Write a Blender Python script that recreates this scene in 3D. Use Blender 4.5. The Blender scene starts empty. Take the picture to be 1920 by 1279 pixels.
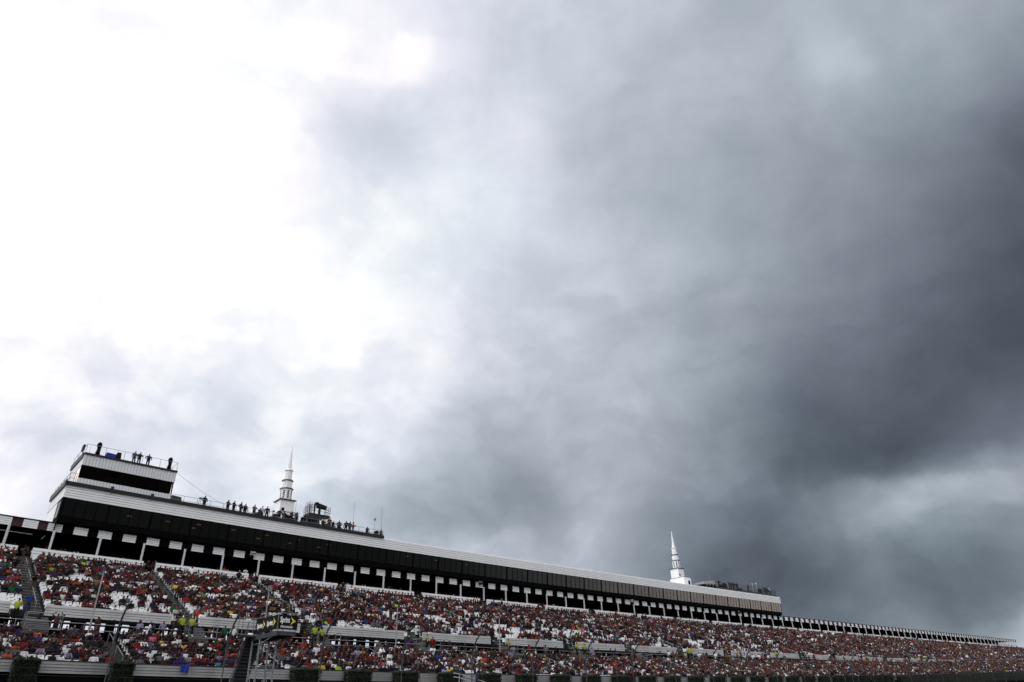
import bpy, bmesh, math, random
import numpy as np
from mathutils import Vector, Matrix

scene = bpy.context.scene
COL = scene.collection
R = math.radians
ZG = 1.7                      # camera height above the infield ground

# ------------------------------------------------------------------ camera
F_PX, PITCH, ROLL = 1261.45, 0.511304, -0.037399
cam_data = bpy.data.cameras.new("camera")
cam_data.sensor_fit = 'HORIZONTAL'
cam_data.sensor_width = 36.0
cam_data.lens = 36.0 * F_PX / 1920.0
cam_data.clip_start = 0.1
cam_data.clip_end = 20000
cam = bpy.data.objects.new("camera", cam_data)
COL.objects.link(cam)
fw = Vector((0, math.cos(PITCH), math.sin(PITCH)))
up = Vector((0, -math.sin(PITCH), math.cos(PITCH)))
rt = Vector((1, 0, 0))
c_, s_ = math.cos(ROLL), math.sin(ROLL)
rt2 = c_ * rt + s_ * up
up2 = -s_ * rt + c_ * up
m = Matrix(((rt2.x, up2.x, -fw.x, 0), (rt2.y, up2.y, -fw.y, 0), (rt2.z, up2.z, -fw.z, ZG), (0, 0, 0, 1)))
cam.matrix_world = m
scene.camera = cam

# ------------------------------------------------------------------ light
SUN_AZ, SUN_EL = R(-112), R(52)       # azimuth from +Y towards +X: high on the left, behind cloud
sd = bpy.data.lights.new("sun", 'SUN')
sd.energy = 1.0
sd.angle = R(25)
sd.color = (1.0, 0.97, 0.93)
sun = bpy.data.objects.new("sun", sd)
COL.objects.link(sun)
sdir = Vector((math.sin(SUN_AZ) * math.cos(SUN_EL), math.cos(SUN_AZ) * math.cos(SUN_EL), math.sin(SUN_EL)))
sun.rotation_euler = sdir.to_track_quat('Z', 'Y').to_euler()
sun.location = sdir * 300

scene.view_settings.view_transform = 'Standard'
scene.view_settings.look = 'None'
scene.view_settings.exposure = 0.0
scene.view_settings.gamma = 1.0
scene.view_settings.use_curve_mapping = False
scene.cycles.max_bounces = 6
scene.cycles.diffuse_bounces = 3
scene.cycles.glossy_bounces = 3
scene.cycles.transparent_max_bounces = 8

# ------------------------------------------------------------------ sky: cloud deck as a function of azimuth and elevation
CLOUD_EL = [[-0.387, -0.489, -0.583, -0.684, -0.776, -0.83, -0.843, -0.806, -0.747, -0.717, -0.794, -0.927, -0.986, -1.0, -0.99, -0.962, -0.924, -0.887, -0.856, -0.831, -0.805, -0.777, -0.746, -0.713, -0.681, -0.651, -0.623, -0.596, -0.567, -0.538, -0.518, -0.507, -0.498, -0.489, -0.47, -0.439, -0.408, -0.377, -0.337, -0.292, -0.242, -0.192, -0.145, -0.103, -0.068, -0.042, -0.023, -0.012, -0.005], [-0.841, -0.936, -0.984, -1.0, -0.997, -0.993, -0.978, -0.938, -0.867, -0.776, -0.642, -0.478, -0.269, -0.04, 0.189, 0.409, 0.589, 0.707, 0.775, 0.815, 0.83, 0.835, 0.834, 0.807, 0.759, 0.687, 0.595, 0.506, 0.422, 0.341, 0.273, 0.216, 0.164, 0.121, 0.071, -0.003, -0.078, -0.159, -0.228, -0.27, -0.277, -0.259, -0.223, -0.175, -0.126, -0.082, -0.048, -0.025, -0.012], [-0.654, -0.587, -0.451, -0.222, -0.03, 0.027, 0.002, -0.074, -0.178, -0.199, 0.145, 0.66, 0.908, 0.988, 1.0, 0.951, 0.825, 0.632, 0.412, 0.192, -0.014, -0.197, -0.36, -0.488, -0.586, -0.651, -0.669, -0.694, -0.739, -0.789, -0.797, -0.703, -0.562, -0.425, -0.285, -0.152, -0.083, -0.101, -0.116, -0.126, -0.136, -0.139, -0.134, -0.115, -0.089, -0.061, -0.038, -0.021, -0.01], [-0.211, -0.215, -0.232, -0.361, -0.48, -0.513, -0.567, -0.598, -0.523, -0.207, 0.337, 0.915, 1.0, 0.753, 0.417, 0.099, -0.175, -0.409, -0.587, -0.693, -0.711, -0.656, -0.554, -0.402, -0.236, -0.065, 0.099, 0.263, 0.436, 0.638, 0.817, 0.837, 0.735, 0.568, 0.34, 0.143, 0.101, 0.251, 0.305, 0.308, 0.327, 0.301, 0.262, 0.215, 0.162, 0.112, 0.07, 0.039, 0.019], [0.78, 0.53, 0.151, -0.383, -0.846, -0.915, -0.715, -0.268, 0.43, 1.0, 0.625, -0.066, -0.176, -0.119, -0.058, 0.049, 0.162, 0.219, 0.226, 0.225, 0.206, 0.186, 0.159, 0.09, -0.016, -0.177, -0.344, -0.462, -0.457, -0.33, -0.164, -0.044, 0.031, 0.124, 0.105, -0.037, -0.028, 0.148, 0.281, 0.341, 0.385, 0.387, 0.365, 0.314, 0.245, 0.172, 0.109, 0.061, 0.03], [-0.631, -0.783, -0.815, -0.655, -0.322, 0.079, 0.543, 0.848, 1.0, 0.872, 0.273, -0.578, -0.494, -0.127, 0.112, 0.206, 0.168, 0.067, -0.03, -0.128, -0.203, -0.256, -0.282, -0.247, -0.18, -0.083, 0.027, 0.111, 0.138, 0.139, 0.175, 0.309, 0.41, 0.355, 0.175, 0.006, -0.07, -0.12, -0.095, -0.093, -0.092, -0.09, -0.075, -0.057, -0.039, -0.025, -0.014, -0.008, -0.004], [0.421, 0.458, -0.272, -0.734, -0.79, -0.316, 0.234, 0.354, 0.338, 0.556, 0.46, 0.124, 0.738, 1.0, 0.47, -0.276, -0.749, -0.85, -0.691, -0.419, -0.105, 0.158, 0.33, 0.446, 0.523, 0.59, 0.603, 0.57, 0.422, 0.083, -0.417, -0.812, -0.925, -0.83, -0.405, 0.104, 0.108, -0.534, -0.622, -0.421, -0.358, -0.253, -0.186, -0.126, -0.08, -0.046, -0.025, -0.012, -0.005], [0.731, 1.0, 0.955, 0.05, -0.657, -0.224, 0.053, -0.284, -0.239, 0.508, 0.057, -0.005, -0.074, -0.064, 0.153, 0.374, 0.445, 0.419, 0.324, 0.188, -0.008, -0.227, -0.416, -0.472, -0.446, -0.383, -0.26, -0.093, 0.207, 0.643, 0.953, 0.705, 0.263, -0.119, -0.343, -0.425, -0.524, -0.653, -0.755, -0.87, -0.895, -0.851, -0.775, -0.659, -0.513, -0.363, -0.232, -0.132, -0.066], [-0.268, -0.239, -0.206, -0.141, 0.016, 0.15, 0.211, 0.172, -0.07, -0.067, 0.558, 0.861, 0.276, -0.21, -0.344, -0.401, -0.402, -0.276, -0.094, 0.116, 0.274, 0.373, 0.438, 0.349, 0.196, -0.029, -0.331, -0.527, -0.48, -0.173, 0.224, 0.332, 0.264, 0.25, -0.087, -0.78, -1.0, -0.269, -0.03, -0.127, -0.073, -0.075, -0.076, -0.07, -0.059, -0.045, -0.031, -0.018, -0.01]]
CLOUD_AZ = [[0.001, 0.005, 0.011, 0.021, 0.03, 0.036, 0.038, 0.039, 0.047, 0.061, 0.08, 0.102, 0.117, 0.139, 0.168, 0.2, 0.233, 0.265, 0.293, 0.329, 0.382, 0.444, 0.503, 0.591, 0.688, 0.764, 0.852, 0.933, 0.983, 1.007, 1.034, 1.09, 1.198, 1.355, 1.534, 1.706, 1.846, 1.934, 1.953, 1.957, 1.983, 2.036, 2.061, 2.058, 2.022, 1.997, 1.932, 1.734, 1.439, 1.099, 0.779, 0.516, 0.313, 0.169, 0.077, 0.028, 0.007], [-0.001, -0.002, -0.006, -0.011, -0.016, -0.02, -0.019, -0.012, 0.0, 0.016, 0.037, 0.062, 0.084, 0.108, 0.136, 0.163, 0.186, 0.198, 0.196, 0.189, 0.191, 0.192, 0.181, 0.178, 0.178, 0.168, 0.186, 0.212, 0.227, 0.242, 0.261, 0.29, 0.354, 0.445, 0.532, 0.6, 0.626, 0.569, 0.403, 0.23, 0.108, 0.034, -0.066, -0.168, -0.354, -0.589, -0.799, -0.973, -1.016, -0.904, -0.698, -0.472, -0.277, -0.14, -0.058, -0.019, -0.004], [0.002, 0.008, 0.02, 0.037, 0.052, 0.058, 0.048, 0.021, -0.005, -0.028, -0.049, -0.066, -0.076, -0.089, -0.104, -0.108, -0.092, -0.052, 0.007, 0.061, 0.101, 0.111, 0.1, 0.084, 0.046, -0.005, -0.048, -0.069, -0.048, 0.037, 0.145, 0.24, 0.302, 0.319, 0.293, 0.245, 0.177, 0.084, -0.026, -0.11, -0.169, -0.218, -0.278, -0.333, -0.325, -0.302, -0.272, -0.101, 0.173, 0.426, 0.582, 0.588, 0.462, 0.289, 0.141, 0.052, 0.014], [-0.003, -0.009, -0.021, -0.037, -0.051, -0.055, -0.049, -0.041, -0.044, -0.053, -0.068, -0.072, -0.065, -0.053, -0.041, -0.029, -0.027, -0.041, -0.057, -0.069, -0.092, -0.11, -0.115, -0.137, -0.162, -0.177, -0.194, -0.185, -0.148, -0.088, -0.026, 0.033, 0.084, 0.127, 0.153, 0.176, 0.174, 0.129, 0.035, -0.058, -0.126, -0.126, -0.063, 0.044, 0.095, 0.015, -0.014, 0.057, 0.113, 0.087, -0.026, -0.152, -0.206, -0.174, -0.103, -0.044, -0.013], [0.0, 0.002, 0.006, 0.011, 0.015, 0.016, 0.009, -0.004, -0.009, -0.013, -0.019, -0.023, -0.028, -0.035, -0.042, -0.046, -0.045, -0.034, -0.021, -0.014, -0.024, -0.043, -0.052, -0.099, -0.138, -0.11, -0.113, -0.126, -0.114, -0.108, -0.101, -0.093, -0.075, -0.059, -0.055, -0.035, 0.02, 0.086, 0.1, 0.027, 0.022, 0.139, 0.262, 0.263, 0.178, -0.061, -0.188, -0.222, -0.171, -0.052, 0.092, 0.18, 0.182, 0.126, 0.063, 0.023, 0.005], [-0.001, -0.005, -0.011, -0.02, -0.027, -0.028, -0.024, -0.02, -0.023, -0.032, -0.044, -0.053, -0.049, -0.044, -0.046, -0.052, -0.053, -0.054, -0.062, -0.074, -0.089, -0.1, -0.101, -0.085, -0.044, 0.008, 0.041, 0.051, 0.064, 0.067, 0.074, 0.079, 0.065, 0.026, -0.016, -0.065, -0.096, -0.084, -0.027, 0.065, 0.208, 0.238, 0.061, -0.034, -0.128, -0.176, -0.127, -0.025, 0.078, 0.095, 0.035, -0.039, -0.082, -0.08, -0.051, -0.023, -0.007], [0.002, 0.005, 0.011, 0.019, 0.025, 0.026, 0.024, 0.022, 0.013, 0.001, -0.011, -0.015, -0.012, -0.013, -0.017, -0.018, -0.02, -0.011, 0.017, 0.047, 0.068, 0.072, 0.066, 0.056, 0.032, 0.006, -0.037, -0.067, -0.068, -0.046, -0.011, 0.026, 0.039, 0.029, 0.01, -0.01, -0.027, -0.034, -0.041, -0.032, 0.008, 0.053, 0.054, 0.025, -0.002, -0.037, -0.025, 0.034, 0.036, 0.002, -0.042, -0.053, -0.026, 0.005, 0.016, 0.012, 0.005], [-0.0, -0.002, -0.004, -0.008, -0.011, -0.009, -0.004, -0.0, -0.002, -0.005, -0.0, 0.007, 0.008, 0.008, 0.002, -0.004, -0.008, -0.008, 0.0, 0.008, 0.013, 0.011, -0.007, 0.01, 0.032, 0.04, 0.039, 0.034, 0.034, 0.036, 0.036, 0.028, 0.022, 0.013, -0.003, -0.02, -0.029, -0.027, -0.038, -0.061, -0.065, -0.041, 0.011, 0.091, 0.09, -0.01, -0.051, -0.049, -0.002, 0.039, 0.039, 0.0, -0.035, -0.044, -0.03, -0.013, -0.004], [0.001, 0.003, 0.006, 0.009, 0.012, 0.014, 0.014, 0.011, 0.015, 0.008, -0.008, -0.02, -0.02, -0.016, -0.017, -0.017, -0.026, -0.029, -0.012, 0.01, 0.023, -0.001, -0.075, -0.073, -0.038, -0.016, -0.009, -0.002, 0.008, 0.029, 0.05, 0.074, 0.076, 0.053, 0.02, -0.005, -0.029, -0.059, -0.065, -0.021, 0.016, 0.011, -0.052, 0.005, 0.063, 0.044, 0.048, 0.03, -0.057, -0.091, -0.04, 0.018, 0.051, 0.045, 0.027, 0.011, 0.003]]
BASE = math.log(1.15)
world = bpy.data.worlds.new("World")
scene.world = world
world.use_nodes = True
nt = world.node_tree
nt.nodes.clear()
N, LK = nt.nodes, nt.links

def nd(t, **kw):
    n = N.new(t)
    for k, v in kw.items():
        setattr(n, k, v)
    return n

def mth(op, a, b=None, c=None):
    n = nd('ShaderNodeMath', operation=op)
    for i, v in enumerate((a, b, c)):
        if v is None:
            continue
        if isinstance(v, (int, float)):
            n.inputs[i].default_value = v
        else:
            LK.new(v, n.inputs[i])
    return n.outputs[0]

def noise(vec, scale, detail, rough=0.5, dist=0.0):
    n = nd('ShaderNodeTexNoise')
    n.inputs['Scale'].default_value = scale
    n.inputs['Detail'].default_value = detail
    n.inputs['Roughness'].default_value = rough
    n.inputs['Distortion'].default_value = dist
    LK.new(vec, n.inputs['Vector'])
    return n

tc = nd('ShaderNodeTexCoord')
dirv = tc.outputs['Generated']
w1 = noise(dirv, 5.5, 6, 0.52)
sub = nd('ShaderNodeVectorMath', operation='SUBTRACT')
LK.new(w1.outputs['Color'], sub.inputs[0])
sub.inputs[1].default_value = (0.5, 0.5, 0.5)
scl = nd('ShaderNodeVectorMath', operation='SCALE')
LK.new(sub.outputs[0], scl.inputs[0])
scl.inputs['Scale'].default_value = 0.115
add = nd('ShaderNodeVectorMath', operation='ADD')
LK.new(dirv, add.inputs[0])
LK.new(scl.outputs[0], add.inputs[1])
nrm = nd('ShaderNodeVectorMath', operation='NORMALIZE')
LK.new(add.outputs[0], nrm.inputs[0])
sep = nd('ShaderNodeSeparateXYZ')
LK.new(nrm.outputs[0], sep.inputs[0])
az = mth('ARCTAN2', sep.outputs[0], sep.outputs[1])
el = mth('ARCSINE', sep.outputs[2])
azn = mth('MULTIPLY_ADD', az, 1.0 / R(128), 0.5)
eln = mth('MULTIPLY_ADD', el, 1.0 / R(70), 0.0)

def fcurve(x, vals):
    n = nd('ShaderNodeFloatCurve')
    mp = n.mapping
    mp.use_clip = False
    mp.extend = 'HORIZONTAL'
    cu = mp.curves[0]
    k = len(vals)
    while len(cu.points) < k:
        cu.points.new(0.5, 0.0)
    for i, v in enumerate(vals):
        cu.points[i].location = (i / (k - 1), v)
        cu.points[i].handle_type = 'AUTO'
    mp.update()
    LK.new(x, n.inputs['Value'])
    return n.outputs[0]

tot = None
for a_, b_ in zip(CLOUD_EL, CLOUD_AZ):
    p = mth('MULTIPLY', fcurve(eln, a_), fcurve(azn, b_))
    tot = p if tot is None else mth('ADD', tot, p)
d1 = noise(dirv, 6.0, 8, 0.53, 0.25)
d2 = noise(nrm.outputs[0], 13.0, 7, 0.52, 0.15)
# rounded billows: folded noise, bright lumps with darker seams
d3 = noise(nrm.outputs[0], 8.0, 7, 0.52, 0.5)
fold = mth('ABSOLUTE', mth('SUBTRACT', d3.outputs['Fac'], 0.5))
# more contrast low down, where one looks along the cloud bases
low = mth('MULTIPLY_ADD', eln, -1.1, 1.0)
low = mth('MAXIMUM', low, 0.42)
det = mth('ADD', mth('MULTIPLY', mth('SUBTRACT', d1.outputs['Fac'], 0.5), 1.05), mth('MULTIPLY', mth('SUBTRACT', d2.outputs['Fac'], 0.5), 0.42))
det = mth('ADD', det, mth('MULTIPLY', mth('SUBTRACT', fold, 0.10), 0.6))
lg = mth('ADD', mth('ADD', tot, BASE), mth('MULTIPLY', det, low))
# lumps with ragged edges: thresholded noise, nearer the horizon smaller
def sstep0(x, a, b):
    n = nd('ShaderNodeMapRange', interpolation_type='SMOOTHSTEP')
    LK.new(x, n.inputs['Value'])
    n.inputs['From Min'].default_value = a
    n.inputs['From Max'].default_value = b
    return n.outputs['Result']
sq = nd('ShaderNodeVectorMath', operation='MULTIPLY')
LK.new(nrm.outputs[0], sq.inputs[0])
sq.inputs[1].default_value = (1.0, 1.0, 1.9)
l1 = sstep0(noise(sq.outputs[0], 4.6, 6, 0.50, 0.2).outputs['Fac'], 0.41, 0.60)
l2 = sstep0(noise(sq.outputs[0], 10.0, 6, 0.50, 0.15).outputs['Fac'], 0.42, 0.60)
lum_ = mth('ADD', mth('MULTIPLY', mth('SUBTRACT', l1, 0.5), 0.20), mth('MULTIPLY', mth('SUBTRACT', l2, 0.5), 0.13))
lg = mth('ADD', lg, mth('MULTIPLY', lum_, mth('MULTIPLY_ADD', low, 1.25, -0.12)))
# a dark bank low in the unseen sky behind the camera, added to darken window reflections
def sstep(x, a, b):
    n = nd('ShaderNodeMapRange', interpolation_type='SMOOTHSTEP')
    LK.new(x, n.inputs['Value'])
    n.inputs['From Min'].default_value = a
    n.inputs['From Max'].default_value = b
    return n.outputs['Result']
bank = mth('MULTIPLY', mth('MULTIPLY', sstep(az, R(78), R(114)), sstep(az, R(178), R(150))), sstep(el, R(24), R(12)))
lg = mth('MULTIPLY_ADD', bank, -4.0, lg)
# brighter unseen sky behind the camera, added to light the stand front
lg = mth('MULTIPLY_ADD', sstep(mth('ABSOLUTE', az), R(68), R(105)), 0.30, lg)
lum = mth('EXPONENT', lg)
ramp = nd('ShaderNodeValToRGB')
cr = ramp.color_ramp
stops = [(0.0, (0.80, 1.0, 1.25)), (0.25, (0.82, 1.0, 1.22)), (0.55, (0.88, 1.0, 1.12)), (0.85, (0.95, 1.0, 1.10)), (1.0, (1.0, 1.0, 1.02))]
while len(cr.elements) < len(stops):
    cr.elements.new(0.5)
for e, (p, c) in zip(cr.elements, stops):
    e.position = p
    e.color = (*c, 1)
LK.new(mth('POWER', lum, 0.6), ramp.inputs[0])
hue = noise(dirv, 2.6, 3, 0.5, 0.6)
hr = nd('ShaderNodeValToRGB')
hr.color_ramp.elements[0].position = 0.35
hr.color_ramp.elements[0].color = (1.02, 0.99, 1.02, 1)
hr.color_ramp.elements[1].position = 0.65
hr.color_ramp.elements[1].color = (0.975, 1.002, 1.005, 1)
LK.new(hue.outputs['Fac'], hr.inputs[0])
mixh = nd('ShaderNodeVectorMath', operation='MULTIPLY')
LK.new(ramp.outputs[0], mixh.inputs[0])
LK.new(hr.outputs[0], mixh.inputs[1])
cloud = nd('ShaderNodeVectorMath', operation='SCALE')
LK.new(mixh.outputs[0], cloud.inputs[0])
LK.new(mth('MULTIPLY', lum, 10.0), cloud.inputs['Scale'])
sky = nd('ShaderNodeTexSky', sky_type='NISHITA')
sky.sun_disc = False
sky.sun_elevation = SUN_EL
sky.sun_rotation = SUN_AZ
mixs = nd('ShaderNodeMix', data_type='RGBA')
mixs.inputs[0].default_value = 0.03
LK.new(cloud.outputs[0], mixs.inputs[6])
LK.new(sky.outputs[0], mixs.inputs[7])
bg = nd('ShaderNodeBackground')
bg.inputs['Strength'].default_value = 0.1
LK.new(mixs.outputs[2], bg.inputs['Color'])
wo = nd('ShaderNodeOutputWorld')
LK.new(bg.outputs[0], wo.inputs['Surface'])

# ------------------------------------------------------------------ materials
def mat(name, color, rough=0.8, var=0.12, vscale=3.0, metal=0.0, spec=0.3, stretch=(1, 1, 1), emit=None):
    mt = bpy.data.materials.new(name)
    mt.use_nodes = True
    t = mt.node_tree
    b = t.nodes['Principled BSDF']
    b.inputs['Roughness'].default_value = rough
    b.inputs['Metallic'].default_value = metal
    b.inputs['Specular IOR Level'].default_value = spec
    tcn = t.nodes.new('ShaderNodeTexCoord')
    mp = t.nodes.new('ShaderNodeMapping')
    mp.inputs['Scale'].default_value = stretch
    nz = t.nodes.new('ShaderNodeTexNoise')
    nz.inputs['Scale'].default_value = vscale
    nz.inputs['Detail'].default_value = 6
    rp = t.nodes.new('ShaderNodeValToRGB')
    lo, hi = 1 - var, 1 + var * 0.5
    rp.color_ramp.elements[0].position = 0.3
    rp.color_ramp.elements[1].position = 0.7
    rp.color_ramp.elements[0].color = (color[0] * lo, color[1] * lo, color[2] * lo, 1)
    rp.color_ramp.elements[1].color = (min(1, color[0] * hi), min(1, color[1] * hi), min(1, color[2] * hi), 1)
    t.links.new(tcn.outputs['Object'], mp.inputs['Vector'])
    t.links.new(mp.outputs[0], nz.inputs['Vector'])
    t.links.new(nz.outputs['Fac'], rp.inputs[0])
    t.links.new(rp.outputs[0], b.inputs['Base Color'])
    if emit:
        b.inputs['Emission Color'].default_value = (*emit[0], 1)
        b.inputs['Emission Strength'].default_value = emit[1]
    return mt

M = {}
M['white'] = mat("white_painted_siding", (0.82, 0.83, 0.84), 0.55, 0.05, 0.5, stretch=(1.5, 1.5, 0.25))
M['white2'] = mat("weathered_shaded_white_siding", (0.54, 0.54, 0.54), 0.65, 0.25, 0.5, stretch=(1.2, 1.2, 0.2))  # middle-wall dimness painted into the white; the streaks are dirt
M['white3'] = mat("dusty_shaded_white_siding", (0.32, 0.32, 0.315), 0.7, 0.35, 0.5, stretch=(1.0, 1.0, 0.2))  # lower-wall shade put into the colour; only the streaks are dirt
M['ribbed'] = mat("pale_ribbed_siding", (0.66, 0.68, 0.70), 0.5, 0.08, 0.6)
M['panel'] = mat("white_panel_paint", (0.84, 0.86, 0.86), 0.5, 0.06, 0.8)
M['rib'] = mat("rib_shadow_line", (0.50, 0.52, 0.54), 0.6, 0.05)
M['groove'] = mat("siding_joint", (0.24, 0.25, 0.26), 0.8, 0.1)
M['black'] = mat("black_paint", (0.0035, 0.0035, 0.004), 0.85, 0.3, 1.0, spec=0.04)
M['maroon'] = mat("dark_maroon_paint", (0.055, 0.022, 0.026), 0.7, 0.3, 1.0, spec=0.2)
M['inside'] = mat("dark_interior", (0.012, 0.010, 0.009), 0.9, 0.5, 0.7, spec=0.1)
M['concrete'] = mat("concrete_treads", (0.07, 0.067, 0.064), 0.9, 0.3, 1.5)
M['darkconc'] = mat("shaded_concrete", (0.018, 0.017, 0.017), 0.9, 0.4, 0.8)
M['steel'] = mat("galvanized_steel", (0.22, 0.23, 0.24), 0.45, 0.2, 4, metal=0.5)
M['darksteel'] = mat("dark_grey_steel", (0.055, 0.06, 0.065), 0.55, 0.3, 3, metal=0.3)
M['blacksteel'] = mat("black_steel", (0.012, 0.012, 0.013), 0.5, 0.3, 3, spec=0.3)
M['rail'] = mat("white_pipe_rail", (0.55, 0.56, 0.57), 0.4, 0.15, 3)
M['seat'] = mat("white_seat_plastic", (0.70, 0.71, 0.72), 0.4, 0.10, 0.35)
M['slot'] = mat("seat_slot", (0.06, 0.06, 0.06), 0.8, 0.1)
M['hedge'] = mat("dark_hedge_leaf", (0.009, 0.019, 0.006), 0.6, 0.5, 3.0)
M['hedgecore'] = mat("hedge_core", (0.006, 0.008, 0.005), 0.9, 0.3)
M['cloth_blue'] = mat("blue_cloth", (0.012, 0.035, 0.30), 0.8, 0.3, 2)
M['cloth_black'] = mat("black_cloth", (0.009, 0.009, 0.010), 0.85, 0.3, 2, spec=0.1)
M['logo_yellow'] = mat("logo_yellow", (0.72, 0.56, 0.07), 0.6, 0.05)
M['logo_white'] = mat("logo_white", (0.80, 0.80, 0.80), 0.6, 0.03)
M['tent'] = mat("pale_tent_canvas", (0.24, 0.22, 0.24), 0.8, 0.25, 2)
M['track'] = mat("asphalt", (0.05, 0.05, 0.052), 0.9, 0.3, 0.6)
M['paving'] = mat("infield_paving", (0.060, 0.058, 0.050), 0.95, 0.4, 0.3)  # grey-brown paved infield, toned so no green bounces onto the stand
M['lamp'] = mat("warm_lamp", (0.3, 0.17, 0.07), 0.5, 0.02, emit=((1.0, 0.55, 0.22), 0.22))
M['red'] = mat("maroon_sign", (0.16, 0.03, 0.05), 0.6, 0.1)
M['whitepole'] = mat("pale_grey_pole", (0.27, 0.28, 0.29), 0.5, 0.15, 2)

def glass_mat(ior=2.4, name="bronze_tinted_glass"):
    mt = bpy.data.materials.new(name)
    mt.use_nodes = True
    t = mt.node_tree
    t.nodes.clear()
    out = t.nodes.new('ShaderNodeOutputMaterial')
    mx = t.nodes.new('ShaderNodeMixShader')
    fr = t.nodes.new('ShaderNodeFresnel')
    fr.inputs['IOR'].default_value = ior
    tr = t.nodes.new('ShaderNodeBsdfTransparent')
    tr.inputs['Color'].default_value = (0.32, 0.27, 0.22, 1)
    gl = t.nodes.new('ShaderNodeBsdfGlossy')
    gl.inputs['Roughness'].default_value = 0.04
    tcn = t.nodes.new('ShaderNodeTexCoord')
    nz = t.nodes.new('ShaderNodeTexNoise')
    nz.inputs['Scale'].default_value = 0.6
    nz.inputs['Detail'].default_value = 3
    rp = t.nodes.new('ShaderNodeValToRGB')
    rp.color_ramp.elements[0].color = (0.80, 0.68, 0.58, 1)
    rp.color_ramp.elements[1].color = (1.0, 0.88, 0.78, 1)
    bp = t.nodes.new('ShaderNodeBump')
    bp.inputs['Strength'].default_value = 0.03
    t.links.new(tcn.outputs['Object'], nz.inputs['Vector'])
    t.links.new(nz.outputs['Fac'], rp.inputs[0])
    t.links.new(nz.outputs['Fac'], bp.inputs['Height'])
    t.links.new(bp.outputs[0], gl.inputs['Normal'])
    t.links.new(rp.outputs[0], gl.inputs['Color'])
    t.links.new(fr.outputs[0], mx.inputs[0])
    t.links.new(tr.outputs[0], mx.inputs[1])
    t.links.new(gl.outputs[0], mx.inputs[2])
    t.links.new(mx.outputs[0], out.inputs['Surface'])
    return mt
M['glass'] = glass_mat()
M['glass2'] = glass_mat(1.38, "dark_clear_glass")

def tint_mat():
    mt = bpy.data.materials.new("crowd_clothing")
    mt.use_nodes = True
    t = mt.node_tree
    b = t.nodes['Principled BSDF']
    b.inputs['Roughness'].default_value = 0.85
    b.inputs['Specular IOR Level'].default_value = 0.15
    a = t.nodes.new('ShaderNodeAttribute')
    a.attribute_name = 'tint'
    t.links.new(a.outputs['Color'], b.inputs['Base Color'])
    return mt
M['tint'] = tint_mat()

# ------------------------------------------------------------------ the line of the stand: s along it, d back from the panel line, z above the eye
PSI, PX0, PY0, KP = 0.733427, -50.35241, 63.27527, 8.5e-05
AB = (24.1788618, -32.7425072, 0.00946380282)
TIER = {'A': (20.964264, 4.900534), 'C': (14.442516, -3.575996), 'P': (17.12022, -6.555109)}
CP, SP = math.cos(PSI), math.sin(PSI)

def pts(s, d, z, tier='P'):
    s = np.asarray(s, float)
    d = np.asarray(d, float)
    z = np.asarray(z, float)
    x = (AB[0] * s + AB[1]) / (1 + AB[2] * s)
    u = np.clip((x - 960) / 960, -1.6, 1.25)
    dist = (PY0 + s * SP + d * CP) / math.cos(PITCH) * 0.88
    b, c = TIER[tier]
    zz = z + (b * u ** 2 + c * u) * dist / F_PX + ZG
    lat = KP * (s - 95) ** 2 + d
    X = PX0 + s * CP - lat * SP
    Y = PY0 + s * SP + lat * CP
    return np.stack(np.broadcast_arrays(X, Y, zz), -1)

def pt(s, d, z, tier='P'):
    return Vector(pts(s, d, z, tier).tolist())

def ang(s):
    return PSI + math.atan(2 * KP * (s - 95))

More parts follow.
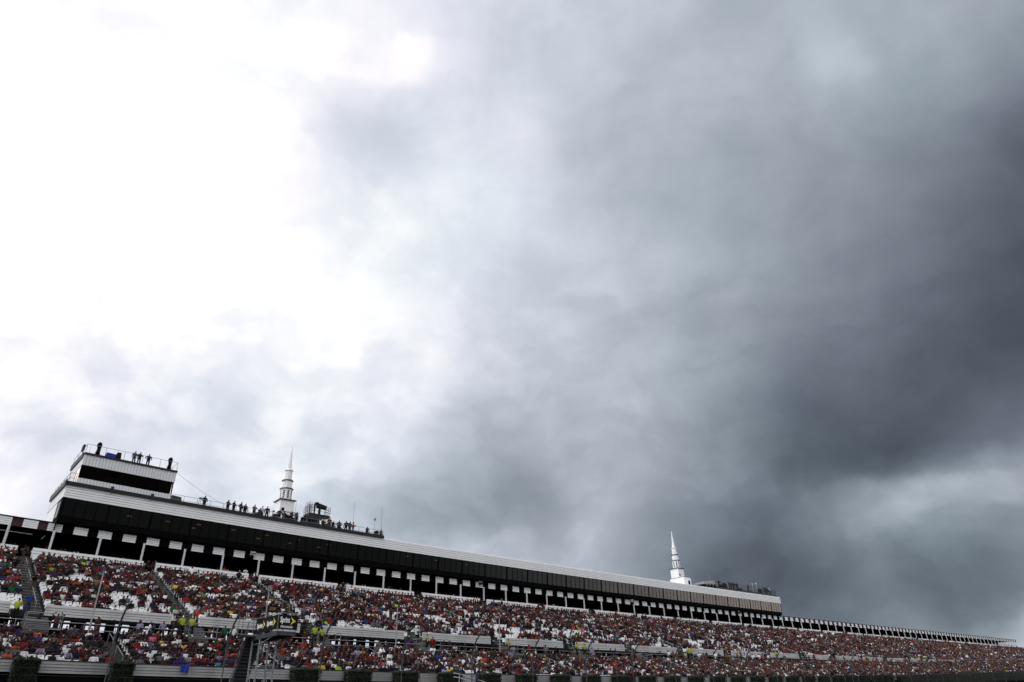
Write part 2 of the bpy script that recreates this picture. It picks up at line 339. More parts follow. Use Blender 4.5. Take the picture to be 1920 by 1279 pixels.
# ------------------------------------------------------------------ mesh collecting
class MB:
    def __init__(self):
        self.v, self.f, self.m = [], [], []

    def add(self, vs, fs, mi=0):
        o = len(self.v)
        self.v += [tuple(p) for p in vs]
        for q in fs:
            self.f.append(tuple(i + o for i in q))
            self.m.append(mi)

    BOXF = [(0, 3, 2, 1), (4, 5, 6, 7), (0, 1, 5, 4), (1, 2, 6, 5), (2, 3, 7, 6), (3, 0, 4, 7)]

    def pbox(self, s0, s1, d0, d1, z0, z1, tier='P', mi=0):
        c = [(s0, d0, z0), (s1, d0, z0), (s1, d1, z0), (s0, d1, z0), (s0, d0, z1), (s1, d0, z1), (s1, d1, z1), (s0, d1, z1)]
        self.add([pt(*q, tier) for q in c], self.BOXF, mi)

    def pquad(self, q, tier='P', mi=0):
        self.add([pt(*p, tier) for p in q], [tuple(range(len(q)))], mi)

    def tube(self, p0, p1, r0, r1=None, n=6, mi=0, cap=True):
        p0, p1 = Vector(p0), Vector(p1)
        r1 = r0 if r1 is None else r1
        ax = (p1 - p0)
        if ax.length < 1e-6:
            return
        ax.normalize()
        a = ax.orthogonal().normalized()
        b = ax.cross(a)
        vs = []
        for p, r in ((p0, r0), (p1, r1)):
            for i in range(n):
                t = 2 * math.pi * i / n
                vs.append(p + (a * math.cos(t) + b * math.sin(t)) * r)
        fs = [(i, (i + 1) % n, n + (i + 1) % n, n + i) for i in range(n)]
        if cap:
            fs += [tuple(range(n - 1, -1, -1)), tuple(range(n, 2 * n))]
        self.add(vs, fs, mi)

    def ptube(self, a, b, r, tier='P', n=5, mi=0):
        self.tube(pt(*a, tier), pt(*b, tier), r, r, n, mi)

    def sweep(self, prof, s0, s1, tier='P', step=4.2, mi=0, mis=None, close=False, caps=False):
        n = max(1, int(math.ceil((s1 - s0) / step)))
        ss = np.linspace(s0, s1, n + 1)
        pr = np.array(prof)
        k = len(pr)
        g = pts(ss[:, None], pr[None, :, 0], pr[None, :, 1], tier).reshape(-1, 3)
        o = len(self.v)
        self.v += [tuple(p) for p in g.tolist()]
        kk = k if close else k - 1
        for i in range(n):
            for j in range(kk):
                j2 = (j + 1) % k
                self.f.append((o + i * k + j, o + (i + 1) * k + j, o + (i + 1) * k + j2, o + i * k + j2))
                self.m.append(mis[j] if mis else mi)
        if caps:
            self.f.append(tuple(o + j for j in range(k - 1, -1, -1)))
            self.m.append(mi)
            self.f.append(tuple(o + n * k + j for j in range(k)))
            self.m.append(mi)

    def build(self, name, mats, parent=None, base=None, smooth=False):
        b = Vector(parent.location) if parent is not None else (Vector(base) if base is not None else Vector((0, 0, 0)))
        if parent is not None and parent.parent is not None:
            b = b + parent.parent.location
        me = bpy.data.meshes.new(name)
        V = np.array(self.v, float) - np.array(b)
        me.from_pydata(V.tolist(), [], self.f)
        for mm in (mats if isinstance(mats, (list, tuple)) else [mats]):
            me.materials.append(mm)
        me.polygons.foreach_set('material_index', self.m)
        if smooth:
            me.polygons.foreach_set('use_smooth', [True] * len(self.f))
        me.update()
        o = bpy.data.objects.new(name, me)
        COL.objects.link(o)
        if parent is not None:
            o.parent = parent
        else:
            o.location = b
        return o

def tag(o, label=None, cat=None, group=None, kind='thing'):
    if label:
        o['label'] = label
    if cat:
        o['category'] = cat
    if group:
        o['group'] = group
    if kind:
        o['kind'] = kind
    return o

def thing(name, label, cat, loc, group=None):
    o = bpy.data.objects.new(name, None)
    COL.objects.link(o)
    o.empty_display_size = 0.3
    o.location = loc
    return tag(o, label, cat, group)

def lap_profile(d, z0, z1, n, gap=0.04, dep=0.05):
    """boards with recessed joints, seen from the front (low z to high z); joint faces get material 1"""
    h = (z1 - z0) / n
    pr, mi = [], []
    for i in range(n):
        a = z0 + i * h
        b = a + h - (gap if i < n - 1 else 0)
        pr += [(d, a), (d, b)]
        mi.append(0)
        if i < n - 1:
            pr += [(d + dep, b), (d + dep, b + gap)]
            mi += [1, 1, 1]
    return pr, mi

# ================================================================== ground
b = MB()
b.add([(-3000, -3000, 0), (3000, -3000, 0), (3000, 3000, 0), (-3000, 3000, 0)], [(0, 1, 2, 3)])
tag(b.build("ground", M['paving']), kind='structure')
b = MB()
ss = np.linspace(-120, 420, 40)
a0 = pts(ss, -56.0, 0.0, 'A'); a1 = pts(ss, -36.6, 0.0, 'A')
a0[:, 2] = 0.02; a1[:, 2] = 0.02
vv = np.concatenate([a0, a1]).tolist(); n_ = len(ss)
b.add(vv, [(i, i + 1, n_ + i + 1, n_ + i) for i in range(n_ - 1)])
tag(b.build("road", M['track']), "grey asphalt racing surface in front of the grandstand", "road", kind='structure')

GND = -ZG      # ground in eye-relative heights (bends are small, walls run a little below)

# ================================================================== lower seating deck
L_S0, L_S1 = -14.0, 250.0
LROWS = [(-25.3 + 0.8 * r, 3.05 + 0.2875 * r) for r in range(9)]
low = thing("lower_seating_deck", "lower tier of grandstand seating behind the long grey front wall with hedges", "grandstand", pt(60, -25.9, GND, 'A'))
b = MB()
prof = [(-25.75, 3.04)]
for i, (d, z) in enumerate(LROWS):
    prof += [(d - 0.40, z), (d + 0.40, z)]
prof += [(-18.45, 5.35), (-18.45, 5.70), (-17.9, 5.70), (-17.9, 5.2), (-25.0, 2.6), (-25.0, 2.45), (-25.75, 2.45)]
b.sweep(prof, L_S0, L_S1, 'A', close=True, caps=True)
b.build("tread", M['concrete'], low)
b = MB()
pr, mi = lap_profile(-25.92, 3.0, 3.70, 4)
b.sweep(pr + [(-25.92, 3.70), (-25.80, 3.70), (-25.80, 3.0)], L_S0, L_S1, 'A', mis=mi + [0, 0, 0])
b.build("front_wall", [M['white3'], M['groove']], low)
b = MB()
b.sweep([(-25.96, 3.70), (-25.96, 3.76), (-25.76, 3.76), (-25.76, 3.70)], L_S0, L_S1, 'A', close=True, caps=True)
b.build("wall_cap", M['blacksteel'], low)
b = MB()
b.sweep([(-24.9, -3.5), (-24.9, 2.6)], L_S0, L_S1, 'A')
b.sweep([(-25.84, 3.0), (-25.84, 2.43), (-24.9, 2.43)], L_S0, L_S1, 'A')
b.build("under_deck_shade", M['black'], low)  # black sheets painted in for the shade below the front wall
b = MB()
for k in range(int((L_S1 - L_S0) / 2.2)):
    s = L_S0 + 1 + k * 2.2
    b.ptube((s, -18.75, 5.55), (s, -18.75, 6.83), 0.03, 'A')
n_ = int((L_S1 - L_S0) / 4.4)
for k in range(n_):
    s = L_S0 + 1 + k * 4.4
    for z in (6.83, 6.4):
        b.ptube((s, -18.75, z), (s + 4.4, -18.75, z), 0.03, 'A')
b.build("walkway_railing", M['steel'], low)
LAISLE = [8.6 + 11.23 * k for k in range(-1, 22)]
for a in LAISLE:
    b = MB()
    for i, (d, z) in enumerate(LROWS):
        b.pbox(a - 0.55, a + 0.55, d - 0.39, d + 0.0, z + 0.005, z + 0.145, 'A')
    b.build("aisle_stair", M['concrete'], low)
    b = MB()
    for i0, i1 in ((1, 4), (5, 8)):
        p0 = (a, LROWS[i0][0], LROWS[i0][1] + 0.95); p1 = (a, LROWS[i1][0], LROWS[i1][1] + 0.95)
        b.ptube(p0, p1, 0.028, 'A')
        b.ptube((a, LROWS[i0][0], LROWS[i0][1]), p0, 0.028, 'A')
        b.ptube((a, LROWS[i1][0], LROWS[i1][1]), p1, 0.028, 'A')
    b.build("handrail", M['steel'], low)

# ================================================================== upper seating deck
U_S0, U_S1 = -12.0, 330.0
UROWS = [(-17.5 + 0.84 * r, 7.15 + 0.336 * r) for r in range(20)]
upp = thing("upper_seating_deck", "upper tier of grandstand seating above the white lapped wall", "grandstand", pt(70, -18, GND, 'C'))
b = MB()
prof = [(-17.9, 7.14)]
for d, z in UROWS:
    prof += [(d - 0.42, z), (d + 0.42, z)]
prof += [(-1.0, 13.54), (-1.0, 14.2), (7.0, 14.2), (7.0, 13.6), (-1.0, 13.0), (-17.2, 7.0), (-17.9, 7.0)]
b.sweep(prof, U_S0, U_S1, 'C', close=True, caps=True)
b.build("tread", M['concrete'], upp)
UAISLE = [3.5 + 11.23 * k for k in range(-1, 30)]
edges = [U_S0] + sum([[a - 0.62, a + 0.62] for a in UAISLE if a - 1 > U_S0 and a + 1 < U_S1], []) + [U_S1]
for i in range(0, len(edges), 2):
    s0, s1 = edges[i], edges[i + 1]
    b = MB()
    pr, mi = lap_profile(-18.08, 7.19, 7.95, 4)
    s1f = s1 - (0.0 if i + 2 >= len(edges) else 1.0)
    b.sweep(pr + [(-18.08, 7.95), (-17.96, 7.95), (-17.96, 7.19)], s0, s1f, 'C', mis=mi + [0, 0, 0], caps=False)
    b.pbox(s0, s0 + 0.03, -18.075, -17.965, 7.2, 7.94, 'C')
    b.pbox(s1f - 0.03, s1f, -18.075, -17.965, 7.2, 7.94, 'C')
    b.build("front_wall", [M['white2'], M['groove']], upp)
    b = MB()
    pr, mi = lap_profile(-0.92, 13.6, 15.16, 6)
    b.sweep(pr + [(-0.92, 15.16), (-0.78, 15.16), (-0.78, 14.2)], s0, s1, 'C', mis=mi + [0, 0, 0])
    b.pbox(s0, s0 + 0.03, -0.915, -0.785, 13.6, 15.15, 'C')
    b.pbox(s1 - 0.03, s1, -0.915, -0.785, 13.6, 15.15, 'C')
    b.build("back_wall", [M['white'], M['groove']], upp)
for a in UAISLE:
    if a < U_S0 + 2 or a > U_S1 - 2:
        continue
    b = MB()
    for d, z in UROWS:
        b.pbox(a - 0.55, a + 0.55, d - 0.41, d, z + 0.005, z + 0.168, 'C')
        b.pbox(a - 0.54, a + 0.54, d - 0.435, d - 0.41, z + 0.12, z + 0.172, 'C', 1)
        b.pbox(a - 0.54, a + 0.54, d - 0.025, d - 0.001, z + 0.17, z + 0.34, 'C', 0)
    # flight down from the gap in the wall to the walkway
    for k in range(7):
        b.pbox(a - 0.6, a + 0.95, -18.1 - 0.26 * (k + 1), -18.1 - 0.26 * k, 5.75, 7.0 - 0.15 * k, 'C')
        b.pbox(a - 0.58, a + 0.93, -18.1 - 0.26 * (k + 1) - 0.025, -18.1 - 0.26 * (k + 1), 7.0 - 0.15 * k - 0.06, 7.0 - 0.15 * k + 0.004, 'C', 1)
    b.build("aisle_stair", [M['concrete'], M['steel']], upp)
    b = MB()
    for i0, i1 in ((0, 5), (7, 12), (14, 18)):
        p0 = (a, UROWS[i0][0], UROWS[i0][1] + 0.95); p1 = (a, UROWS[i1][0], UROWS[i1][1] + 0.95)
        b.ptube(p0, p1, 0.032, 'C')
        for i in range(i0, i1 + 1, 2):
            b.ptube((a, UROWS[i][0], UROWS[i][1]), (a, UROWS[i][0], UROWS[i][1] + 0.95), 0.025, 'C')
    b.build("handrail", M['steel'], upp)
    b = MB()
    for sx in (-0.65, 1.6):
        for dd in (-19.9, -18.9):
            b.ptube((a + sx, dd, 6.1), (a + sx, dd, 7.15), 0.03, 'C')
        for zz in (7.15, 6.7):
            b.ptube((a + sx, -19.9, zz), (a + sx, -18.15, zz), 0.03, 'C')
    b.ptube((a - 0.65, -19.9, 7.15), (a + 1.6, -19.9, 7.15), 0.03, 'C')
    b.pbox(a + 0.95, a + 1.65, -19.95, -18.15, 6.05, 6.15, 'C')
    b.build("landing_railing", M['steel'], upp)
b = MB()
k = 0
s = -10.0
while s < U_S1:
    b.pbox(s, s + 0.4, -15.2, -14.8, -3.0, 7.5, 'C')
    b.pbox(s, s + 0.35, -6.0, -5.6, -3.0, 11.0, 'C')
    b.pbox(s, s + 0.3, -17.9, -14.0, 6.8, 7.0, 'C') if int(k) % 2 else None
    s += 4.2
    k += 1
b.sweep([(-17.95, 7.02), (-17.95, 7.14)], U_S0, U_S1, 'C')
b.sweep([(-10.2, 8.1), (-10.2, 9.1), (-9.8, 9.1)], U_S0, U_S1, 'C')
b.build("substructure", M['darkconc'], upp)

# the dark concourse buildings under the upper deck, with gaps of daylight
rng = random.Random(11)
con = thing("concourse_wall", "dark concourse wall with bright gaps under the upper seating deck", "wall", pt(60, 3, GND, 'C'))
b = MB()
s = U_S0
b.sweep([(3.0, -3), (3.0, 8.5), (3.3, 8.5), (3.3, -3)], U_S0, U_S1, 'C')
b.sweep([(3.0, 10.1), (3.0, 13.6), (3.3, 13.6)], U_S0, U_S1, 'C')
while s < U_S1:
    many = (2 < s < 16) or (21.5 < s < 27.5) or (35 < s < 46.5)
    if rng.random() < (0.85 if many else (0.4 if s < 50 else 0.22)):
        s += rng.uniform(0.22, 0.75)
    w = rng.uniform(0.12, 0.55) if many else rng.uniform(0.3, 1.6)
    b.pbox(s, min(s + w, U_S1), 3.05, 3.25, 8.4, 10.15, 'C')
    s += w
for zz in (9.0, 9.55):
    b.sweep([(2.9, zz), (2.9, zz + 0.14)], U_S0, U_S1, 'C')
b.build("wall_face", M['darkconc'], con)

# ================================================================== suite building
B0, B1 = 5.4, 144.5
ZP, ZPB = 17.598, 16.84
bld = thing("suite_building", "long white sided suite building with dark windows above the seats", "building", pt(75, 0, 13.6))
b = MB()
pr, mi = lap_profile(-0.80, 20.18, 21.45, 5, 0.035, 0.05)
b.sweep(pr + [(-0.80, 21.45), (-0.70, 21.50), (-0.70, 20.18), (-0.80, 20.18)], B0, B1, mis=mi + [0, 0, 0, 0])
b.build("fascia", [M['white'], M['groove']], bld)
b = MB()
b.sweep([(-0.70, 21.50), (-0.70, 21.42), (7.3, 21.42), (7.3, 21.50)], B0, B1, close=True, caps=True)
b.build("roof", M['ribbed'], bld)
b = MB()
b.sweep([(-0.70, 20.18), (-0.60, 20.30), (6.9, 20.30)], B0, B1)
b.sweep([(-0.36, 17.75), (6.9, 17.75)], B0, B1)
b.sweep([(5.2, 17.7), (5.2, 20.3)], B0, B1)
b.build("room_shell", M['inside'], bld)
b = MB()   # black band between the panels and the windows, and the dark ceiling of the covered seats
b.sweep([(0.06, ZPB + 0.02), (0.06, 17.72), (-0.50, 17.76), (-0.58, 18.34), (-0.10, 18.34)], B0, B1)
b.sweep([(0.06, ZPB + 0.02), (0.35, ZPB + 0.02), (0.35, 17.2), (6.8, 17.2)], B0, B1)
b.build("spandrel", M['black'], bld)
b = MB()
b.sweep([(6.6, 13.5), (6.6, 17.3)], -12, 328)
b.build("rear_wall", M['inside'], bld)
nb = 33
bay = (B1 - B0 - 0.2) / nb
for k in range(nb):
    s0 = B0 + 0.1 + k * bay
    s1 = s0 + bay
    b = MB()
    W0, W1 = (-0.60, 18.36), (-0.74, 20.18)
    for j in range(4):
        a0 = s0 + 0.13 + j * (bay - 0.26) / 4
        a1 = s0 + 0.13 + (j + 1) * (bay - 0.26) / 4
        b.pquad([(a0, W0[0], W0[1]), (a1, W0[0], W0[1]), (a1, W1[0], W1[1]), (a0, W1[0], W1[1])])
    wo_ = b.build("window", M['glass'], bld)
    b = MB()
    def mull(sa, sb, off):
        q = [(sa, W0[0] - off, W0[1]), (sb, W0[0] - off, W0[1]), (sb, W1[0] - off, W1[1]), (sa, W1[0] - off, W1[1]),
             (sa, W0[0] + 0.04, W0[1]), (sb, W0[0] + 0.04, W0[1]), (sb, W1[0] + 0.04, W1[1]), (sa, W1[0] + 0.04, W1[1])]
        b.add([pt(*p) for p in q], [(0, 1, 2, 3), (0, 3, 7, 4), (1, 5, 6, 2)])
    mull(s0, s0 + 0.13, 0.03)
    mull(s1 - 0.13, s1, 0.03)
    for j in range(1, 4):
        a0 = s0 + 0.13 + j * (bay - 0.26) / 4
        mull(a0 - 0.05, a0 + 0.05, 0.02)
    b.build("mullion", M['black'], wo_)
# white panels hung along the front of the covered seats
pan_i = 0
for i in range(3, 62):
    s = 2.36 * i - (-0.12 if i == 3 else 0)
    if s + 1.27 > B1 + 1.6:
        break
    b = MB()
    pr, mi = lap_profile(-0.02, ZPB, ZP, 4, 0.03, 0.03)
    b.sweep(pr + [(-0.02, ZP), (0.05, ZP), (0.05, ZPB), (-0.02, ZPB)], s, s + 1.27, mis=mi + [0, 0, 0, 0], caps=False)
    b.build("valance_panel", [M['panel'], M['groove']], bld)
PBOT = 15.17
def post(s, par, top=ZPB, dd=-0.45, r=0.115):
    b = MB()
    p0 = pt(s, dd, 15.0, 'C'); p1 = pt(s, dd, top)
    b.tube(p0, Vector((p0.x, p0.y, p1.z)), r, r, 8)
    b.build("post", M['rail'], par)
POSTS = [5.5 + 4.2 * k for k in range(0, 34)]
for s in POSTS:
    post(s, bld)
# left gable end
b = MB()
pr, mi = lap_profile(0, 20.18, 21.45, 5, 0.035, 0.05)
for k in range(5):
    z0 = 20.18 + k * 0.254
    b.pbox(B0 - 0.10, B0, -0.80, 7.3, z0, z0 + 0.22)
b.pbox(B0 - 0.05, B0, 1.9, 7.3, 17.3, 20.18)
b.build("side_wall", M['white'], bld)
b = MB()
b.pbox(B0 + 0.01, B0 + 0.05, -0.5, 1.95, 16.9, 20.2)
sw = b.build("side_window", M['black'], bld)
b = MB()
for z0, z1, dd in ((18.4, 20.0, 0.3), (18.4, 20.0, 0.9)):
    b.pbox(B0 - 0.06, B0 - 0.01, dd, dd + 0.08, z0, z1)
b.pbox(B0 - 0.06, B0 - 0.01, 0.3, 0.98, 18.35, 18.42)
b.build("window_frame", M['white'], sw)
b = MB()
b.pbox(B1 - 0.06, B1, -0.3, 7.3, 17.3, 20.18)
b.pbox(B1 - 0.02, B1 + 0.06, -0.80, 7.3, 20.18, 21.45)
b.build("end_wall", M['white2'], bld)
# roof edge of the camera deck
RD0, RD1 = 5.25, 42.7
ZR = 21.72
b = MB()
b.sweep([(-1.0, 21.45), (-1.0, 21.80), (-0.72, 21.80), (-0.72, 21.45)], RD0, RD1, close=True, caps=True)
b.pbox(RD0 - 0.12, RD0 + 0.02, -1.0, 7.0, 21.35, 21.95)
for s in (9.3, 13.3):
    b.pbox(s, s + 0.30, -1.12, -0.95, 21.40, 22.0)
b.build("roof_edge", M['blacksteel'], bld)
b = MB()
b.sweep([(-0.7, 21.53), (-0.7, ZR), (4.5, ZR), (4.5, 21.53)], RD0, RD1)
b.build("roof_deck", M['darksteel'], bld)
def railing(runs, tier='P', h=1.07, zb=ZR, gap=1.5, r=0.022, mids=(0.55,)):
    b = MB()
    for (sa, da), (sb, db) in runs:
        L = math.hypot(sb - sa, db - da)
        n = max(1, int(round(L / gap)))
        P = [(sa + (sb - sa) * i / n, da + (db - da) * i / n) for i in range(n + 1)]
        for q in P:
            b.ptube((*q, zb), (*q, zb + h), r, tier)
        for q0, q1 in zip(P, P[1:]):
            for hh in (h,) + tuple(mids):
                b.ptube((*q0, zb + hh), (*q1, zb + hh), r, tier)
    return b
railing([((5.4, -0.6), (5.4, 6.8)), ((5.4, -0.6), (6.0, -0.6))]).build("roof_railing", M['steel'], bld)
railing([((15.6, 0.35), (42.6, 0.35)), ((42.6, 0.35), (42.6, 4.2))]).build("roof_railing", M['steel'], bld)
for k, (s, z) in enumerate([(16.2, 20.0), (19, 19.7), (19.6, 20.22), (23.6, 20.23), (26.7, 19.66), (27.75, 20.22), (31.8, 20.24), (30.7, 19.67), (36, 20.22), (34.7, 19.67), (12.2, 19.9), (48, 20.2), (53, 20.2), (58.5, 20.2)]):
    b = MB()
    b.pbox(s - 0.2, s + 0.25, 1.4, 1.62, min(z, 20.2) - 0.05, min(z, 20.2) + 0.03)
    b.build("ceiling_lamp", M['lamp'], bld)

# press box storey standing on the left end of the roof
T0, T1 = 6.2, 15.5
b = MB()
def ribbed(mb, s0, s1, d, z0, z1, pitch=0.31):
    n = int((s1 - s0) / pitch)
    p = (s1 - s0) / n
    for i in range(n):
        a = s0 + i * p
        mb.pquad([(a, d, z0), (a + p - 0.06, d, z0), (a + p - 0.06, d, z1), (a, d, z1)])
        mb.pquad([(a + p - 0.06, d, z0), (a + p - 0.03, d + 0.04, z0), (a + p - 0.03, d + 0.04, z1), (a + p - 0.06, d, z1)], mi=1)
        mb.pquad([(a + p - 0.03, d + 0.04, z0), (a + p, d, z0), (a + p, d, z1), (a + p - 0.03, d + 0.04, z1)], mi=1)
ribbed(b, T0, T1, -0.3, 21.4, 22.52)
ribbed(b, T0 + 0.0, T1 + 0.06, -0.34, 23.92, 25.08)
b.pquad([(T0, -0.3, 23.92), (T1, -0.3, 23.92), (T1, 6.0, 23.92), (T0, 6.0, 23.92)])
for z0, z1 in ((21.4, 22.52), (23.92, 25.08)):
    b.pquad([(T0, -0.3, z0), (T0, 6.0, z0), (T0, 6.0, z1), (T0, -0.3, z1)])
    b.pquad([(T1 + 0.06, -0.3, z0), (T1 + 0.06, 6.0, z0), (T1 + 0.06, 6.0, z1), (T1 + 0.06, -0.3, z1)])
b.pquad([(T0, 2.2, 22.5), (T0, 6.0, 22.5), (T0, 6.0, 23.95), (T0, 2.2, 23.95)])
b.pquad([(T1, 0.4, 22.5), (T1, 6.0, 22.5), (T1, 6.0, 23.95), (T1, 0.4, 23.95)])
b.pquad([(T0, 6.0, 21.4), (T1, 6.0, 21.4), (T1, 6.0, 25.1), (T0, 6.0, 25.1)])
pbx = b.build("press_box_storey", [M['ribbed'], M['rib']], bld)
b = MB()
for s0, s1 in ((T0 + 0.05, 10.1), (10.2, 12.9), (12.95, 14.1), (14.15, T1 - 0.05)):
    b.pquad([(s0, 0.30, 22.52), (s1, 0.30, 22.52), (s1, -0.26, 23.92), (s0, -0.26, 23.92)])
b.pquad([(T0 + 0.02, -0.2, 22.5), (T0 + 0.02, 2.2, 22.5), (T0 + 0.02, 2.2, 23.92), (T0 + 0.02, -0.2, 23.92)])
b.build("window", M['glass2'], pbx)
b = MB()
for s in (10.15, 12.93, 14.12, T0 + 0.03, T1 - 0.03):
    b.pbox(s - 0.05, s + 0.05, -0.28, -0.19, 22.5, 23.92)
b.build("mullion", M['black'], pbx)
b = MB()
b.pbox(T0 + 0.1, T1 - 0.1, 2.4, 2.5, 22.4, 23.95)
b.pbox(T0 + 0.1, T1 - 0.1, -0.2, 2.4, 22.40, 22.45)
b.pbox(T0 + 0.1, T1 - 0.1, -0.2, 2.4, 23.86, 23.91)
b.build("room_shell", M['inside'], pbx)
b = MB()
b.pbox(T0 - 0.04, T1 + 0.12, -0.46, 6.1, 25.08, 25.26)
b.pbox(T0 - 0.12, T0 - 0.01, 0.2, 6.1, 24.85, 25.45)
b.build("roof_edge", M['blacksteel'], pbx)
railing([((T0, -0.3), (T1, -0.3)), ((T0, -0.3), (T0, 5.8)), ((T1, -0.3), (T1, 5.8))], zb=25.25, h=0.98, mids=(), gap=1.75).build("roof_railing", M['steel'], pbx)

# ================================================================== low canopies either side
def canopy(s0, s1, idx, posts_s, label):
    t = thing("seating_canopy", label, "canopy", pt((s0 + s1) / 2, 0, 14.2))
    b = MB()
    b.sweep([(-0.10, 17.66), (-0.10, 17.72), (7.2, 17.85), (7.2, 17.2), (0.3, 17.2)], s0, s1)
    b.build("roof", M['darksteel'], t)
    b = MB()
    b.sweep([(0.04, 17.66), (0.04, ZPB), (0.14, ZPB), (0.14, 17.6)], s0, s1)
    b.build("valance_board", M['maroon'], t)
    for s in idx:
        b = MB()
        pr, mi = lap_profile(-0.02, ZPB, ZP, 4, 0.03, 0.03)
        b.sweep(pr + [(-0.02, ZP), (0.03, ZP), (0.03, ZPB), (-0.02, ZPB)], s, s + 1.27, mis=mi + [0, 0, 0, 0])
        b.build("valance_panel", [M['panel'], M['groove']], t)
    for s in posts_s:
        post(s, t)
    b = MB()
    b.sweep([(0.3, 17.19), (6.6, 17.19)], s0, s1)
    b.build("ceiling", M['inside'], t)
    return t
cl = canopy(-12, 5.38, [-8.0, -5.85, -3.75, -1.62, 0.54, 2.76, 4.87], [1.7, -2.5, -6.7], "low maroon and white canopy over seats left of the suite building")
b = MB()
b.ptube((-6, 0.9, 16.45), (3.9, 0.9, 16.45), 0.045)
b.build("light_tube", M['white'], cl)
last = 326.5
canopy(145.46, last, [2.36 * k for k in range(62, 138)], [5.5 + 4.2 * k for k in range(34, 76)], "long low checkered canopy on white posts running to the far right end")
# far end: stair shed outline beyond the last canopy bay
sp_lab = ["white church style spire on the roof nearest the raised camera platform", "white church style spire with a small door standing alone on the right roof"]

# ================================================================== spires
def spire(s, d, label):
    base = pt(s, d, 21.45)
    t = thing("spire", label, "spire", base, "white spires on the suite roof")
    t.rotation_euler = (0, 0, 0)
    A = ang(s)
    ex = Vector((math.cos(A), math.sin(A), 0)); ey = Vector((-math.sin(A), math.cos(A), 0)); ez = Vector((0, 0, 1))
    def L(x, y, z):
        return base + ex * x + ey * y + ez * z
    def box(mb, x0, x1, y0, y1, z0, z1, mi=0):
        c = [(x0, y0, z0), (x1, y0, z0), (x1, y1, z0), (x0, y1, z0), (x0, y0, z1), (x1, y0, z1), (x1, y1, z1), (x0, y1, z1)]
        mb.add([L(*q) for q in c], MB.BOXF, mi)
    def ring(mb, z0, z1, r0, r1, n=8, mi=0, cap=True):
        vs = []
        for z, r in ((z0, r0), (z1, r1)):
            for i in range(n):
                a = math.pi / n + 2 * math.pi * i / n
                vs.append(L(r * math.cos(a), r * math.sin(a), z))
        fs = [(i, (i + 1) % n, n + (i + 1) % n, n + i) for i in range(n)]
        if cap:
            fs += [tuple(range(n - 1, -1, -1)), tuple(range(n, 2 * n))]
        mb.add(vs, fs, mi)
    b = MB()
    box(b, -1.15, 1.15, -2.2, 1.2, 0.0, 2.35)
    pl = b.build("plinth", M['white'], t)
    b = MB()
    box(b, -1.2, 1.2, -2.25, 1.25, 2.35, 2.42)
    b.build("plinth_edge", M['groove'], t)
    b = MB()
    box(b, 0.15, 0.75, -2.23, -2.19, 0.5, 1.75)
    b.build("door", M['black'], t)
    b = MB()
    box(b, -0.95, 0.95, -0.95, 0.95, 2.42, 4.25)
    b.build("belfry_base", M['white'], t)
    b = MB()
    box(b, -0.72, -0.35, -0.97, -0.94, 2.8, 3.2)
    b.build("vent", M['black'], t)
    b = MB()
    box(b, -1.12, 1.12, -1.12, 1.12, 4.25, 4.37)
    b.build("eave", M['darksteel'], t)
    b = MB(); ring(b, 4.37, 5.9, 0.78, 0.78); b.build("belfry_stage", M['white'], t)
    b = MB()
    for i in range(8):
        a = 2 * math.pi * i / 8
        nx, ny = math.cos(a), math.sin(a)
        rr = 0.78 * math.cos(math.pi / 8) + 0.012
        for k in range(4):
            for h in (-1, 1):
                z0 = 4.62 + k * 0.28
                tx, ty = -ny, nx
                o0, o1 = (0.015, 0.115) if h > 0 else (-0.115, -0.015)
                b.add([L(nx * rr + tx * o, ny * rr + ty * o, z) for o, z in ((o0, z0), (o1, z0), (o1, z0 + 0.22), (o0, z0 + 0.22))], [(0, 1, 2, 3)])
    b.build("louvre_window", M['black'], t)
    for z, r in ((5.9, 0.92), (7.05, 0.78)):
        b = MB(); ring(b, z, z + 0.11, r, r * 0.97); b.build("cornice", M['darksteel'], t)
    b = MB(); ring(b, 6.01, 7.05, 0.66, 0.64); b.build("middle_stage", M['white'], t)
    b = MB(); ring(b, 7.16, 8.5, 0.50, 0.47); b.build("upper_stage", M['white'], t)
    b = MB(); ring(b, 8.5, 8.62, 0.60, 0.56); b.build("white_cornice", M['white'], t)
    b = MB(); ring(b, 8.62, 12.25, 0.33, 0.015); b.build("steeple", M['white'], t)
    return t
spire(30.9, 5.0, sp_lab[0])
spire(115.6, 5.0, sp_lab[1])

# ================================================================== hanging loudspeakers on the panel line
for i, (s, lab) in enumerate([(25.7, "white bracket loudspeaker with a maroon band, leftmost on the panels"), (59.7, "grey bracket loudspeaker hung on a panel under the middle dark windows"),
                              (93.62, "pale bracket loudspeaker hung between two panels below bronze windows"), (127.43, "small dark loudspeaker on a panel near the building's right end")]):
    t = thing("loudspeaker", lab, "speaker", pt(s, -0.2, 17.2), "loudspeakers along the panel row")
    b = MB()
    b.ptube((s - 0.28, -0.25, 17.6), (s, -0.25, 18.05), 0.035)
    b.ptube((s + 0.28, -0.25, 17.6), (s, -0.25, 18.05), 0.035)
    b.pbox(s - 0.32, s + 0.32, -0.3, -0.2, 17.55, 17.64)
    b.build("bracket", M['rail'], t)
    b = MB()
    b.pbox(s - 0.26, s + 0.26, -0.55, -0.1, 17.2, 17.5)
    b.build("cabinet", M['rail'] if i in (0, 2) else M['darksteel'], t)
    b = MB()
    b.pbox(s - 0.24, s + 0.24, -0.57, -0.555, 17.28, 17.44)
    b.build("grille", M['red'] if i == 0 else M['black'], t)

